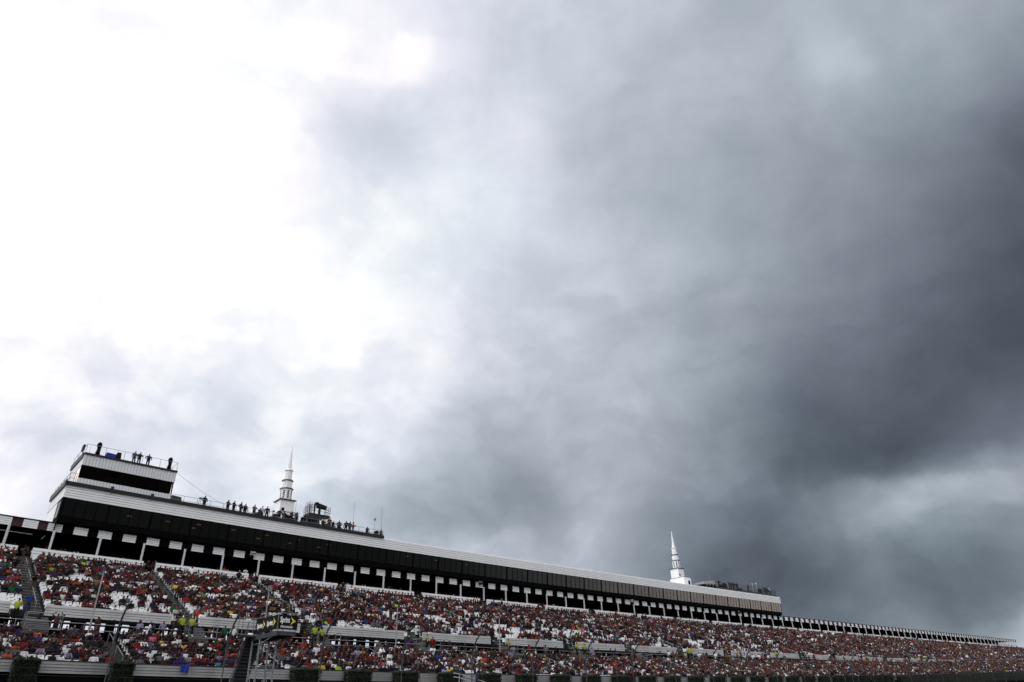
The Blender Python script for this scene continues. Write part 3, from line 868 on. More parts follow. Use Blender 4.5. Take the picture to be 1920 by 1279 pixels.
# ================================================================== people
def skin_person(pose, sub=1):
    """one continuous body grown round a posed skeleton; faces sorted into skin / hair / shirt / trousers / shoes"""
    J, E, G = [], [], []
    idx = {}
    def jn(n, p, r):
        idx[n] = len(J); J.append((Vector(p), r))
    def bone(a, c, g):
        E.append((idx[a], idx[c])); G.append(g)
    for n, p, r in pose['joints']:
        jn(n, p, r)
    for a, c, g in pose['bones']:
        bone(a, c, g)
    me = bpy.data.meshes.new("tmp")
    me.from_pydata([tuple(p) for p, r in J], E, [])
    o = bpy.data.objects.new("tmp", me)
    COL.objects.link(o)
    md = o.modifiers.new("Skin", 'SKIN')
    md.use_smooth_shade = True
    sv = me.skin_vertices[0].data
    for i, (p, r) in enumerate(J):
        sv[i].radius = r if isinstance(r, tuple) else (r, r)
        sv[i].use_root = (i == idx['pelvis'])
    if sub:
        ms = o.modifiers.new("Sub", 'SUBSURF')
        ms.levels = sub; ms.render_levels = sub
    dg = bpy.context.evaluated_depsgraph_get()
    ev = o.evaluated_get(dg)
    out = bpy.data.meshes.new_from_object(ev)
    bpy.data.objects.remove(o)
    # sort faces by nearest bone
    segs = [(J[a][0], J[c][0], g) for (a, c), g in zip(E, G)]
    hc = pose['head']
    mi = []
    for p in out.polygons:
        c = Vector(p.center)
        best, bg = 1e9, 0
        for a, q, g in segs:
            ab = q - a
            t = max(0, min(1, (c - a).dot(ab) / max(ab.length_squared, 1e-9)))
            dd = (c - (a + ab * t)).length
            if dd < best:
                best, bg = dd, g
        if bg == 0 and c.z > hc.z - 0.10 and (c - hc).length < 0.26:
            rel = c - hc
            if rel.z > 0.035 or (rel.y > 0.02 and rel.z > -0.05):
                bg = 1
        mi.append(bg)
    return out, mi

SK, HA, SH, TR, BO = 0, 1, 2, 3, 4
def pose_seated(lean=0.0, arms='lap', twist=0.0):
    l = lean
    J = [('pelvis', (0, 0.05, 0.50), (0.17, 0.13)), ('waist', (0, 0.04 - l * 0.3, 0.66), (0.18, 0.13)), ('chest', (0, 0.03 - l * 0.7, 0.86), (0.20, 0.13)),
         ('neck0', (0, 0.02 - l, 1.00), 0.075), ('neck', (0, 0.0 - l * 1.1, 1.06), 0.055), ('head', (twist * 0.02, -0.02 - l * 1.2, 1.15), (0.085, 0.095)), ('crown', (0, -0.01 - l * 1.2, 1.235), (0.07, 0.08)),
         ('nose', (0, -0.125 - l * 1.2, 1.14), 0.018)]
    B = [('pelvis', 'waist', SH), ('waist', 'chest', SH), ('chest', 'neck0', SH), ('neck0', 'neck', SK), ('neck', 'head', SK), ('head', 'crown', SK), ('head', 'nose', SK)]
    for sgn, n in ((-1, 'l'), (1, 'r')):
        J += [('hip' + n, (sgn * 0.10, 0.0, 0.50), 0.095), ('knee' + n, (sgn * 0.13, -0.42, 0.50), 0.068), ('shin' + n, (sgn * 0.13, -0.43, 0.28), 0.06), ('ankle' + n, (sgn * 0.13, -0.40, 0.08), 0.045), ('toe' + n, (sgn * 0.14, -0.56, 0.04), 0.035)]
        B += [('pelvis', 'hip' + n, TR), ('hip' + n, 'knee' + n, TR), ('knee' + n, 'shin' + n, TR), ('shin' + n, 'ankle' + n, TR), ('ankle' + n, 'toe' + n, BO)]
        sh = (sgn * 0.19, 0.03 - l * 0.9, 0.94)
        J.append(('sh' + n, sh, 0.062))
        B.append(('chest', 'sh' + n, SH))
        if arms == 'lap':
            e, w, h = (sgn * 0.25, -0.05 - l, 0.70), (sgn * 0.15, -0.26 - l, 0.62), (sgn * 0.08, -0.33 - l, 0.60)
        elif arms == 'fold':
            e, w, h = (sgn * 0.27, -0.06 - l, 0.74), (sgn * 0.02, -0.20 - l, 0.80 + sgn * 0.03), (-sgn * 0.09, -0.20 - l, 0.82 + sgn * 0.03)
        elif arms == 'face':
            if sgn > 0:
                e, w, h = (0.33, -0.08 - l, 0.86), (0.20, -0.16 - l, 1.10), (0.11, -0.15 - l, 1.17)
            else:
                e, w, h = (sgn * 0.25, -0.05 - l, 0.70), (sgn * 0.15, -0.26 - l, 0.62), (sgn * 0.08, -0.33 - l, 0.60)
        elif arms == 'up':
            e, w, h = (sgn * 0.36, 0.0 - l, 1.10), (sgn * 0.20, -0.05 - l, 1.30), (sgn * 0.12, -0.05 - l, 1.36)
        else:   # elbows on knees
            e, w, h = (sgn * 0.21, -0.20 - l, 0.68), (sgn * 0.10, -0.38 - l, 0.66), (sgn * 0.03, -0.44 - l, 0.68)
        J += [('el' + n, e, 0.054), ('wr' + n, w, 0.038), ('ha' + n, h, (0.045, 0.03))]
        B += [('sh' + n, 'el' + n, SH), ('el' + n, 'wr' + n, SK), ('wr' + n, 'ha' + n, SK)]
    return dict(joints=J, bones=B, head=Vector((0, -0.02 - l * 1.2, 1.15)))

def pose_standing(arms='side', step=0.06, bare=False):
    TS = SK if bare else SH
    J = [('pelvis', (0, 0, 0.93), (0.18, 0.135)), ('waist', (0, 0, 1.10), (0.175, 0.13)), ('chest', (0, 0.01, 1.30), (0.215, 0.14)), ('neck0', (0, 0.01, 1.45), 0.075), ('neck', (0, 0, 1.51), 0.055),
         ('head', (0, -0.02, 1.61), (0.095, 0.105)), ('crown', (0, -0.01, 1.70), (0.07, 0.08)), ('nose', (0, -0.125, 1.60), 0.018)]
    B = [('pelvis', 'waist', TS), ('waist', 'chest', TS), ('chest', 'neck0', TS), ('neck0', 'neck', SK), ('neck', 'head', SK), ('head', 'crown', SK), ('head', 'nose', SK)]
    for sgn, n in ((-1, 'l'), (1, 'r')):
        st = sgn * step
        J += [('hip' + n, (sgn * 0.10, 0, 0.90), 0.095), ('knee' + n, (sgn * 0.13, -0.02 + st * 0.4, 0.49), 0.08), ('ankle' + n, (sgn * 0.15, st, 0.09), 0.045), ('toe' + n, (sgn * 0.17, st - 0.16, 0.035), 0.035)]
        B += [('pelvis', 'hip' + n, TR), ('hip' + n, 'knee' + n, TR), ('knee' + n, 'ankle' + n, TR), ('ankle' + n, 'toe' + n, BO)]
        J.append(('sh' + n, (sgn * 0.20, 0.01, 1.40), 0.064))
        B.append(('chest', 'sh' + n, TS))
        if arms == 'side':
            e, w, h = (sgn * 0.28, 0.02, 1.13), (sgn * 0.28, -0.06, 0.89), (sgn * 0.27, -0.09, 0.80)
        elif arms == 'head':
            e, w, h = (sgn * 0.46, -0.05, 1.55), (sgn * 0.24, -0.02, 1.70), (sgn * 0.14, -0.02, 1.73)
        elif arms == 'hips':
            e, w, h = (sgn * 0.38, 0.06, 1.18), (sgn * 0.24, -0.04, 1.02), (sgn * 0.17, -0.07, 1.0)
        else:   # forearms forward, on the railing or a camera
            e, w, h = (sgn * 0.26, -0.06, 1.16), (sgn * 0.16, -0.29, 1.20), (sgn * 0.11, -0.37, 1.22)
        J += [('el' + n, e, 0.054), ('wr' + n, w, 0.038), ('ha' + n, h, (0.045, 0.03))]
        B += [('sh' + n, 'el' + n, TS), ('el' + n, 'wr' + n, SK), ('wr' + n, 'ha' + n, SK)]
    return dict(joints=J, bones=B, head=Vector((0, -0.02, 1.61)))

SEATED = [pose_seated(0.0, 'lap'), pose_seated(0.10, 'knees'), pose_seated(0.0, 'fold'), pose_seated(0.02, 'face'), pose_seated(0.05, 'lap', 1.0), pose_seated(0.0, 'up')]
STANDING = {k: pose_standing(k) for k in ('side', 'hips', 'forward')}
STANDING['bare_head'] = pose_standing('head', 0.04, True)
HI = [skin_person(p, 1) for p in SEATED]
HIS = {k: skin_person(p, 1) for k, p in STANDING.items()}
LOW = [skin_person(p, 0) for p in SEATED]
LOWS = [skin_person(STANDING[k], 0) for k in ('side', 'forward')]

SHIRTS = {'black': (0.004, 0.004, 0.005), 'charcoal': (0.012, 0.012, 0.014), 'navy': (0.006, 0.008, 0.024), 'maroon': (0.042, 0.004, 0.007), 'red': (0.19, 0.008, 0.008),
          'white': (0.64, 0.64, 0.65), 'grey': (0.10, 0.10, 0.11), 'lavender': (0.19, 0.18, 0.27), 'blue': (0.014, 0.035, 0.15), 'turquoise': (0.03, 0.20, 0.26), 'orange': (0.34, 0.05, 0.010),
          'tan': (0.15, 0.09, 0.055), 'brown': (0.040, 0.018, 0.011), 'pink': (0.42, 0.10, 0.16), 'yellow': (0.48, 0.33, 0.03), 'green': (0.008, 0.085, 0.035), 'lime': (0.30, 0.45, 0.035), 'purple': (0.04, 0.012, 0.09)}
EXTRA = {'slate': (0.05, 0.085, 0.13)}
SHW = [31, 15, 17, 13, 9, 17, 8, 4, 3, 1.2, 2.4, 0.8, 2.4, 1.0, 0.8, 1.0, 0.4, 1.5]
HAIRS = {'brown hair': (0.035, 0.018, 0.010), 'dark hair': (0.008, 0.007, 0.007), 'fair hair': (0.16, 0.09, 0.04), 'grey hair': (0.15, 0.145, 0.14), 'white cap': (0.70, 0.70, 0.70), 'black cap': (0.010, 0.010, 0.012),
         'red cap': (0.34, 0.02, 0.02), 'navy cap': (0.015, 0.02, 0.06), 'tan hat': (0.40, 0.29, 0.17)}
HAW = [22, 22, 6, 4, 15, 15, 7, 6, 4]
SKINS = [(0.068, 0.032, 0.024), (0.105, 0.055, 0.044), (0.035, 0.017, 0.013)]
TROUS = [(0.013, 0.017, 0.032), (0.006, 0.006, 0.007), (0.08, 0.058, 0.036), (0.03, 0.03, 0.032), (0.02, 0.03, 0.06)]
SHN, HAN = list(SHIRTS), list(HAIRS)
pm = {}
def pmat(kind, key, col):
    k = kind + '_' + str(key)
    if k not in pm:
        pm[k] = mat(str(key).replace(' ', '_') + '_' + kind if isinstance(key, str) else kind + '_tone', col, 0.85, 0.2, 6, spec=0.15)
    return pm[k]
def person_mesh(src, smooth=True):
    me, mi = src
    me = me.copy()
    me.name = "person"
    me.materials.clear()
    for _ in range(5):
        me.materials.append(None)
    me.polygons.foreach_set('material_index', mi)
    me.polygons.foreach_set('use_smooth', [True] * len(mi))
    return me
PM = [person_mesh(h) for h in HI]
PMS = {k: person_mesh(h) for k, h in HIS.items()}
def person(me, loc, rz, shirt, hair, skin=0, trous=0, scale=1.0, label=None, group=None):
    o = bpy.data.objects.new("person", me)
    COL.objects.link(o)
    o.location = loc
    o.rotation_euler = (0, 0, rz)
    o.scale = (scale,) * 3
    mats = [pmat('skin', skin, SKINS[skin]), pmat('head', hair, HAIRS[hair]), pmat('shirt', shirt, SHIRTS.get(shirt) or EXTRA.get(shirt) or VEST[shirt]), pmat('trousers', trous, TROUS[trous]), M['blacksteel']]
    for i, mm in enumerate(mats):
        o.material_slots[i].link = 'OBJECT'
        o.material_slots[i].material = mm
    return tag(o, label, "person", group)
VEST = {'hi-vis yellow': (0.30, 0.35, 0.03)}

# ------------------------------------------------------------------ who sits where
rs = np.random.RandomState(7)
def vnoise(x, y, seed):
    r = np.random.RandomState(seed)
    g = r.rand(600, 40)
    xi, yi = np.floor(x).astype(int), np.floor(y).astype(int)
    fx, fy = x - xi, y - yi
    fx, fy = fx * fx * (3 - 2 * fx), fy * fy * (3 - 2 * fy)
    xi, yi = xi % 598, yi % 38
    return (g[xi, yi] * (1 - fx) + g[xi + 1, yi] * fx) * (1 - fy) + (g[xi, yi + 1] * (1 - fx) + g[xi + 1, yi + 1] * fx) * fy
PITCH_S = 0.49
ORD = ['zeroth', 'first', 'second', 'third', 'fourth', 'fifth', 'sixth', 'seventh', 'eighth', 'ninth', 'tenth', 'eleventh', 'twelfth', 'thirteenth', 'fourteenth', 'fifteenth', 'sixteenth', 'seventeenth',
       'eighteenth', 'nineteenth', 'twentieth', '21st', '22nd', '23rd', '24th', '25th']
def seat_line(aisles, s0, s1):
    out = []
    for k in range(len(aisles) - 1):
        a, c = aisles[k] + 0.66, aisles[k + 1] - 0.66
        n = int((c - a) / PITCH_S)
        off = (c - a - n * PITCH_S) / 2
        for j in range(n):
            s = a + off + (j + 0.5) * PITCH_S
            if s0 < s < s1:
                out.append((s, k, j + 1, n))
    return out
low_line = seat_line(LAISLE, -10, 246)
up_line = seat_line(UAISLE, -10, 326)
seats = []       # (tier, row, s, d, z, block, index, n, occupied)
for r, (d, z) in enumerate(LROWS):
    S_ = np.array([q[0] for q in low_line])
    nz = vnoise(S_ / 2.2 + 20, np.full(len(S_), r / 1.5), 3)
    pr_ = np.where(nz > 0.87, 0.15, 0.96)
    pr_ = np.where((S_ > 48) & (S_ < 66) & (nz > 0.62), 0.25, pr_)
    if r == 0:
        pr_ = np.where((S_ < 4.6), 0.45, pr_)
    occ = rs.rand(len(S_)) < pr_
    for q, o_ in zip(low_line, occ):
        # keep clear of the flights that come down from the upper deck
        if r >= 8 and any(-0.75 < q[0] - a < 1.7 for a in UAISLE):
            continue
        seats.append(('A', r, q[0], d, z, q[1], q[2], q[3], bool(o_)))
for r, (d, z) in enumerate(UROWS):
    S_ = np.array([q[0] for q in up_line])
    nz = vnoise(S_ / 2.6 + 20, np.full(len(S_), r / 1.7 + 3), 5)
    thr = np.interp(r, [0, 3, 7, 9, 13, 16, 19], [0.55, 0.50, 0.62, 0.64, 0.70, 0.90, 0.99])
    thr = thr - np.where((S_ > 55) & (S_ < 105) & (r < 9), 0.06, 0.0) + np.where(S_ > 130, 0.12, 0) - np.where((S_ < 15) & (r < 13), 0.07, 0)
    pr_ = np.where(nz > thr, 0.12, 0.94)
    occ = rs.rand(len(S_)) < pr_
    for q, o_ in zip(up_line, occ):
        seats.append(('C', r, q[0], d, z, q[1], q[2], q[3], bool(o_)))
XYZ = np.array([pts(q[2], q[3], q[4], q[0]) for q in seats])
DIST = np.linalg.norm(XYZ - np.array([0, 0, ZG]), axis=1)
occm = np.array([q[8] for q in seats])
sarr = np.array([q[2] for q in seats])
tierA = np.array([q[0] == 'A' for q in seats])
rowa = np.array([q[1] for q in seats])
npeople = len(seats)
shirt_i = rs.choice(len(SHN), npeople, p=np.array(SHW) / sum(SHW))
hair_i = rs.choice(len(HAN), npeople, p=np.array(HAW) / sum(HAW))
skin_i = rs.choice(3, npeople, p=[0.5, 0.35, 0.15])
trou_i = rs.choice(5, npeople)
pose_i = rs.choice(6, npeople, p=[0.30, 0.22, 0.17, 0.15, 0.13, 0.03])
yaw_j = rs.normal(0, 0.22, npeople)
sc_j = rs.uniform(0.93, 1.07, npeople)

vis = (sarr > 1.55)
near = np.where(occm & vis & tierA)[0]
near = near[np.argsort(DIST[near])][:236]
near_set = set(near.tolist())
emp = np.where(~occm & (sarr > 1.7))[0]
emp = emp[np.argsort(DIST[emp])][:300]
emp_set = set(emp.tolist())

def stair_ref(block, j, n, first_block, nm):
    """place along the row told from the nearer stair"""
    k = block - first_block
    if j <= n - j + 1 and k >= 0:
        return "%s seat right of %s %s" % (ORD[j], ORD[k + 1], nm)
    return "%s seat left of %s %s" % (ORD[n - j + 1], ORD[k + 2], nm)
for i in near:
    t_, r, s, d, z, blk, j, n, o_ = seats[i]
    A = ang(s)
    p = pt(s, d + 0.02, z, t_)
    lab = "person in %s shirt and %s, %s lower row, %s" % (SHN[shirt_i[i]], HAN[hair_i[i]], ORD[r + 1], stair_ref(blk, j, n, 1, "stair").replace("seat ", ""))
    person(PM[pose_i[i]], p, A + yaw_j[i], SHN[shirt_i[i]], HAN[hair_i[i]], int(skin_i[i]), int(trou_i[i]), float(sc_j[i]), lab, "seated spectators in the lower tier")

# ------------------------------------------------------------------ standing figures one can pick out
def stander(me, s, d, z, tier, shirt, hair, label, rz=0.0, skin=0, trous=0, group=None, scale=1.0):
    return person(PMS[me], pt(s, d, z, tier), ang(s) + rz, shirt, hair, skin, trous, scale, label, group)
G_S = "security staff on the stair landings"
for s, z, rz, h, lab in [(2.3, 6.55, 2.6, 'dark hair', "person in hi-vis yellow vest standing on the leftmost stair beside a blue coat"),
                         (13.64, 6.2, 3.3, 'white cap', "broad person in hi-vis vest and white cap, back turned, on second landing"),
                         (14.4, 6.2, 2.9, 'tan hat', "person in hi-vis vest and tan hat on the right of the second landing"),
                         (25.24, 6.2, 3.0, 'grey hair', "person in hi-vis vest with grey hair beside the black sponsor banners"),
                         (25.95, 6.1, 0.2, 'brown hair', "person in hi-vis vest over dark trousers, just right of another by banners"),
                         (37.5, 6.1, 0.4, 'fair hair', "person in hi-vis vest beside a red shirted person on a landing"),
                         (48.3, 6.1, 0.0, 'dark hair', "person in hi-vis vest half hidden at the landing under the middle rows"),
                         (59.1, 6.1, 0.1, 'black cap', "person in hi-vis vest and black cap, left of a pair on one landing"),
                         (60.4, 6.1, -0.3, 'white cap', "person in hi-vis vest and white cap, right of a pair on one landing"),
                         (81.2, 6.1, 3.1, 'white cap', "person in hi-vis vest at landing below the empty white seat block"),
                         (81.9, 6.1, 2.8, 'red cap', "person in hi-vis vest and red cap close beside another below empty seats"),
                         (93.4, 6.1, 0.3, 'brown hair', "person in hi-vis vest standing beside a pink shirted person"),
                         (104.7, 6.1, 0.0, 'black cap', "person in hi-vis vest above an orange shirt near the suite building's end"),
                         (114.1, 6.0, 0.2, 'dark hair', "person in hi-vis vest at landing left of a standing red shirt"),
                         (128.0, 5.95, 0.0, 'navy cap', "person in hi-vis vest under the first bays of the far canopy"),
                         (138.0, 5.8, 0.0, 'white cap', "person in hi-vis vest farthest right along the middle wall")]:
    stander('side' if rz < 1 else 'forward', s, -19.3 if s > 3 else -18.3, z, 'A' if s > 3 else 'C', 'hi-vis yellow', h, lab, rz, trous=1, group=G_S)
for me, s, d, z, tier, sh, hr, lab, rz, tr in [
    ('bare_head', 4.93, -18.85, 5.75, 'A', 'tan', 'dark hair', "shirtless person with both hands on head standing at the walkway rail", 0.3, 0),
    ('forward', 11.4, -18.85, 5.62, 'A', 'white', 'dark hair', "person in white shirt and jeans leaning at the walkway rail", 1.2, 4),
    ('side', 11.75, -18.5, 5.62, 'A', 'blue', 'dark hair', "person in blue shirt beside a white shirted person at walkway rail", -1.4, 0),
    ('side', 12.45, -18.55, 5.78, 'A', 'lavender', 'brown hair', "person in lavender shirt standing alone on the walkway under the white wall", 0.2, 1),
    ('side', 17.31, -18.85, 5.74, 'A', 'green', 'dark hair', "person in green shirt standing on the walkway left of a fence post", 0.4, 1),
    ('side', 18.04, -18.85, 5.74, 'A', 'white', 'navy cap', "person in white shirt and navy cap standing by the dark fence post", 0.1, 0),
    ('side', 32.2, -18.85, 5.3, 'A', 'grey', 'grey hair', "large person in grey blue shirt standing at the walkway rail, back turned", 3.0, 4),
    ('forward', 56.1, -18.8, 5.65, 'A', 'black', 'dark hair', "person in black at the walkway rail below the seventh landing", 2.0, 1),
    ('side', 38.24, -19.25, 5.9, 'A', 'red', 'dark hair', "person in red shirt standing right of a hi-vis vest on landing", -0.8, 1),
    ('side', 69.7, -19.25, 6.3, 'A', 'white', 'fair hair', "person in white shirt standing in the gap of the middle wall", 0.1, 1),
    ('side', 94.38, -19.25, 6.2, 'A', 'pink', 'brown hair', "person in bright pink shirt standing beside a hi-vis vest", 0.1, 3),
    ('side', 90.9, -19.0, 5.6, 'A', 'orange', 'tan hat', "person in orange shirt and tan hat standing in the walkway crowd", 0.1, 3),
    ('side', 104.0, -19.6, 5.2, 'A', 'orange', 'fair hair', "person in orange shirt standing just below a hi-vis vest", 0.0, 3),
    ('side', 117.2, -19.2, 5.95, 'A', 'red', 'black cap', "person in red shirt and black cap standing before the middle wall", 0.0, 1),
    ('side', 37.5, -27.4, 2.25, 'A', 'blue', 'white cap', "person in bright blue shirt standing by the white pipe stair rail below hedges", 1.0, 4),
    ('forward', 22.7, -0.45, 14.0, 'C', 'orange', 'brown hair', "person in orange shirt leaning over the white back wall between posts", 0.1, 0),
    ('forward', 25.3, 0.1, 14.25, 'C', 'white', 'dark hair', "person in white shirt standing in the dark gap behind the back wall", 0.2, 1),
    ('forward', 5.25, -0.3, 13.9, 'C', 'black', 'dark hair', "person in black leaning over the back wall near the leftmost double post", 0.3, 1),
    ('side', 3.05, -17.2, 7.15, 'C', 'blue', 'brown hair', "person in long blue coat on the leftmost stair beside the white handrail", 0.2, 4)]:
    stander(me, s, d, z, tier, sh, hr, lab, rz, trous=tr, group=None)

# roof crew behind the long roof railing
G_R = "crew on the suite roof"
for me, s, d, sh, hr, lab, rz in [
    ('hips', 19.64, 1.2, 'navy', 'fair hair', "person in dark jacket, hands at waist, alone on the roof beside a tripod", 0.3),
    ('forward', 22.39, 1.2, 'charcoal', 'dark hair', "left person of three in a row on the roof left of the spire", 0.4),
    ('forward', 23.1, 1.2, 'black', 'black cap', "middle person of three in a row on the roof left of the spire", 0.5),
    ('hips', 23.95, 1.2, 'navy', 'dark hair', "right person of three on the roof, legs apart, left of the spire", 0.6),
    ('forward', 25.62, 1.2, 'grey', 'brown hair', "person in grey shirt on the roof by a low dark case", 0.2),
    ('side', 26.6, 1.2, 'white', 'grey hair', "person in white shirt on the roof beside a stout maroon shirt", 0.2),
    ('side', 27.15, 1.0, 'maroon', 'brown hair', "stout person in maroon shirt on the roof beside a white shirt", -0.4),
    ('hips', 28.84, 1.2, 'black', 'dark hair', "person in black with legs apart standing before the left spire", 0.1),
    ('forward', 30.43, 1.2, 'black', 'black cap', "person in black standing right before the spire at a control desk", 0.3),
    ('side', 31.1, 1.2, 'charcoal', 'brown hair', "person in charcoal just right of the left spire", 0.5),
    ('side', 35.0, 1.5, 'white', 'dark hair', "person in white shirt under the raised camera platform", 0.0),
    ('side', 35.6, 1.0, 'red', 'red cap', "person in bright red shirt right of the raised camera platform", 0.1),
    ('side', 38.09, 1.2, 'navy', 'dark hair', "left person of three talking on the roof right of the camera platform", -0.8),
    ('forward', 29.6, 1.6, 'black', 'dark hair', "person in black bent over the control desk before the left spire", -0.3),
    ('side', 32.2, 1.2, 'black', 'dark hair', "person in black between two draped monitors left of the camera platform", 0.8),
    ('forward', 33.6, 1.3, 'charcoal', 'black cap', "person in black cap under the left end of the raised camera platform", -0.5),
    ('side', 34.2, 1.6, 'navy', 'dark hair', "person in navy under the middle of the raised camera platform", 0.4),
    ('hips', 37.3, 1.6, 'black', 'grey hair', "person with grey hair in black between sitting and talking people on roof", -0.2),
    ('side', 24.6, 1.5, 'black', 'brown hair', "person in black behind the group of three left of the spire", 0.2),
    ('hips', 38.66, 1.2, 'black', 'dark hair', "middle person of three talking on the roof, elbows out", 0.2),
    ('forward', 39.15, 1.2, 'orange', 'brown hair', "right person of three talking on the roof, in orange brown shirt", 0.9)]:
    stander(me, s, d, ZR, 'P', sh, hr, lab, rz, trous=1, group=G_R, scale=1.08)
for s, sh, hr, lab in [(34.5, 'maroon', 'dark hair', "person in maroon sitting low under the raised camera platform"), (35.95, 'black', 'dark hair', "person in black sitting on roof right of the red shirt"),
                       (36.75, 'charcoal', 'black cap', "person in charcoal and black cap sitting alone behind the roof railing"), (40.97, 'purple', 'brown hair', "person in purple sitting on the roof near the dish mast"),
                       (43.1, 'tan', 'fair hair', "person in tan shirt sitting at the right end of the roof deck"), (26.1, 'black', 'black cap', "person in black crouching on the roof between two standing people")]:
    person(PM[1], pt(s, 0.7, ZR + 0.12), ang(s), sh, hr, 0, 1, 1.0, lab, G_R)
for s, sh, hr, lab, me in [(11.15, 'slate', 'grey hair', "person in dull blue on the press box roof, left of three", 'side'), (11.68, 'charcoal', 'dark hair', "middle person of three on the press box roof, in charcoal", 'forward'),
                           (12.63, 'black', 'red cap', "person in black and red cap on the press box roof, right of three", 'hips')]:
    stander(me, s, 0.9, 25.27, 'P', sh, hr, lab, 0.2, trous=0, group="people on the press box roof")
for k, (s, sh, hr, lab) in enumerate([(123.7, 'black', 'dark hair', "person in black nearest the striped tent on the far roof platform"), (127.5, 'navy', 'dark hair', "person in navy leftmost of the huddle on the far roof platform"),
                      (128.25, 'charcoal', 'white cap', "person in charcoal and white cap in the huddle on the far platform"), (128.98, 'maroon', 'dark hair', "person in maroon in the huddle on the far roof platform"),
                      (129.6, 'black', 'black cap', "person in black cap at the right of the far platform huddle"), (130.5, 'navy', 'brown hair', "person in navy with brown hair standing off the far platform huddle"),
                      (134.85, 'red', 'dark hair', "person in red alone in the middle of the far roof platform"), (141.2, 'black', 'dark hair', "person in black left of the group at the far platform's right end"),
                      (141.9, 'purple', 'brown hair', "person in purple in the group at the far platform's right end"), (142.6, 'charcoal', 'brown hair', "person in charcoal with brown hair at the far platform's right end"),
                      (143.2, 'grey', 'grey hair', "person in grey at the far platform's right end"), (143.8, 'white', 'white cap', "person in white shirt and white cap at the platform's end rail")]):
    stander('side' if k % 2 else 'forward', s, 0.9, 22.02, 'P', sh, hr, lab, 0.3 * math.sin(k * 2.1), trous=1, group="people on the far roof platform")

# ------------------------------------------------------------------ everyone else: one mass of spectators
def pack(src):
    me, mi = src
    nv = len(me.vertices)
    V = np.empty(nv * 3); me.vertices.foreach_get('co', V)
    nl = len(me.loops)
    Lp = np.empty(nl, int); me.loops.foreach_get('vertex_index', Lp)
    nf = len(me.polygons)
    ls = np.empty(nf, int); me.polygons.foreach_get('loop_start', ls)
    return V.reshape(-1, 3), Lp, ls, np.array(mi)
def decimate(src, ratio):
    me, mi = src
    o = bpy.data.objects.new("tmp", me.copy()); COL.objects.link(o)
    o.data.materials.clear()
    for _ in range(5):
        o.data.materials.append(None)
    o.data.polygons.foreach_set('material_index', mi)
    md = o.modifiers.new("d", 'DECIMATE'); md.ratio = ratio
    ev = o.evaluated_get(bpy.context.evaluated_depsgraph_get())
    out = bpy.data.meshes.new_from_object(ev)
    bpy.data.objects.remove(o)
    return out, [p.material_index for p in out.polygons]
BASES = [pack(x) for x in LOW] + [pack(x) for x in LOWS]
FAR = [pack(decimate(x, 0.55)) for x in LOW] + [pack(decimate(x, 0.55)) for x in LOWS]
shc = np.array([SHIRTS[k] for k in SHN]); hac = np.array([HAIRS[k] for k in HAN]); skc = np.array(SKINS); trc = np.array(TROUS)
def mass(name, plc, label):
    """plc: (x,y,z,rz,scale,base index,far?,shirt rgb,hair rgb,skin rgb,trousers rgb)"""
    VV, LL, LS, TT = [], [], [], []
    vo = lo = 0
    groups = {}
    for i, q in enumerate(plc):
        groups.setdefault((q[5], q[6]), []).append(i)
    for (bi, fr), ids in groups.items():
        V, Lp, ls, mi = (FAR if fr else BASES)[bi]
        X = np.array([plc[i][:5] for i in ids])
        c, s = np.cos(X[:, 3])[:, None], np.sin(X[:, 3])[:, None]
        sc = X[:, 4][:, None]
        P = np.stack([X[:, 0][:, None] + sc * (V[None, :, 0] * c - V[None, :, 1] * s), X[:, 1][:, None] + sc * (V[None, :, 0] * s + V[None, :, 1] * c), X[:, 2][:, None] + sc * V[None, :, 2]], -1)
        n = len(ids)
        VV.append(P.reshape(-1, 3))
        LL.append((Lp[None] + (np.arange(n) * len(V))[:, None] + vo).reshape(-1))
        LS.append((ls[None] + (np.arange(n) * len(Lp))[:, None] + lo).reshape(-1))
        C = np.array([[plc[i][9], plc[i][8], plc[i][7], plc[i][10], (0.02, 0.02, 0.02)] for i in ids])   # n,5,3
        TT.append(C[:, mi, :].reshape(-1, 3))
        vo += n * len(V); lo += n * len(Lp)
    VV, LL, LS, TT = np.concatenate(VV), np.concatenate(LL), np.concatenate(LS), np.concatenate(TT)
    me = bpy.data.meshes.new(name)
    me.vertices.add(len(VV)); me.vertices.foreach_set('co', VV.ravel())
    me.loops.add(len(LL)); me.loops.foreach_set('vertex_index', LL.astype(np.int32))
    me.polygons.add(len(LS)); me.polygons.foreach_set('loop_start', LS.astype(np.int32))
    a = me.attributes.new('tint', 'FLOAT_COLOR', 'FACE')
    a.data.foreach_set('color', np.column_stack([TT, np.ones(len(TT))]).ravel())
    me.materials.append(M['tint'])
    me.update(calc_edges=True)
    me.validate()
    o = bpy.data.objects.new(name, me)
    COL.objects.link(o)
    return tag(o, label, "crowd", kind='stuff')
plc = []
var = rs.uniform(0.5, 1.2, npeople)
for i in np.where(occm)[0]:
    if i in near_set:
        continue
    t_, r, s, d, z, blk, j, n, o_ = seats[i]
    st = rs.rand() < 0.012
    b_ = (6 + rs.randint(2)) if st else int(pose_i[i])
    x, y, zz = XYZ[i]
    plc.append((x, y, zz, ang(s) + yaw_j[i], sc_j[i], b_, s > 95, shc[shirt_i[i]] * var[i], hac[hair_i[i]], skc[skin_i[i]], trc[trou_i[i]]))
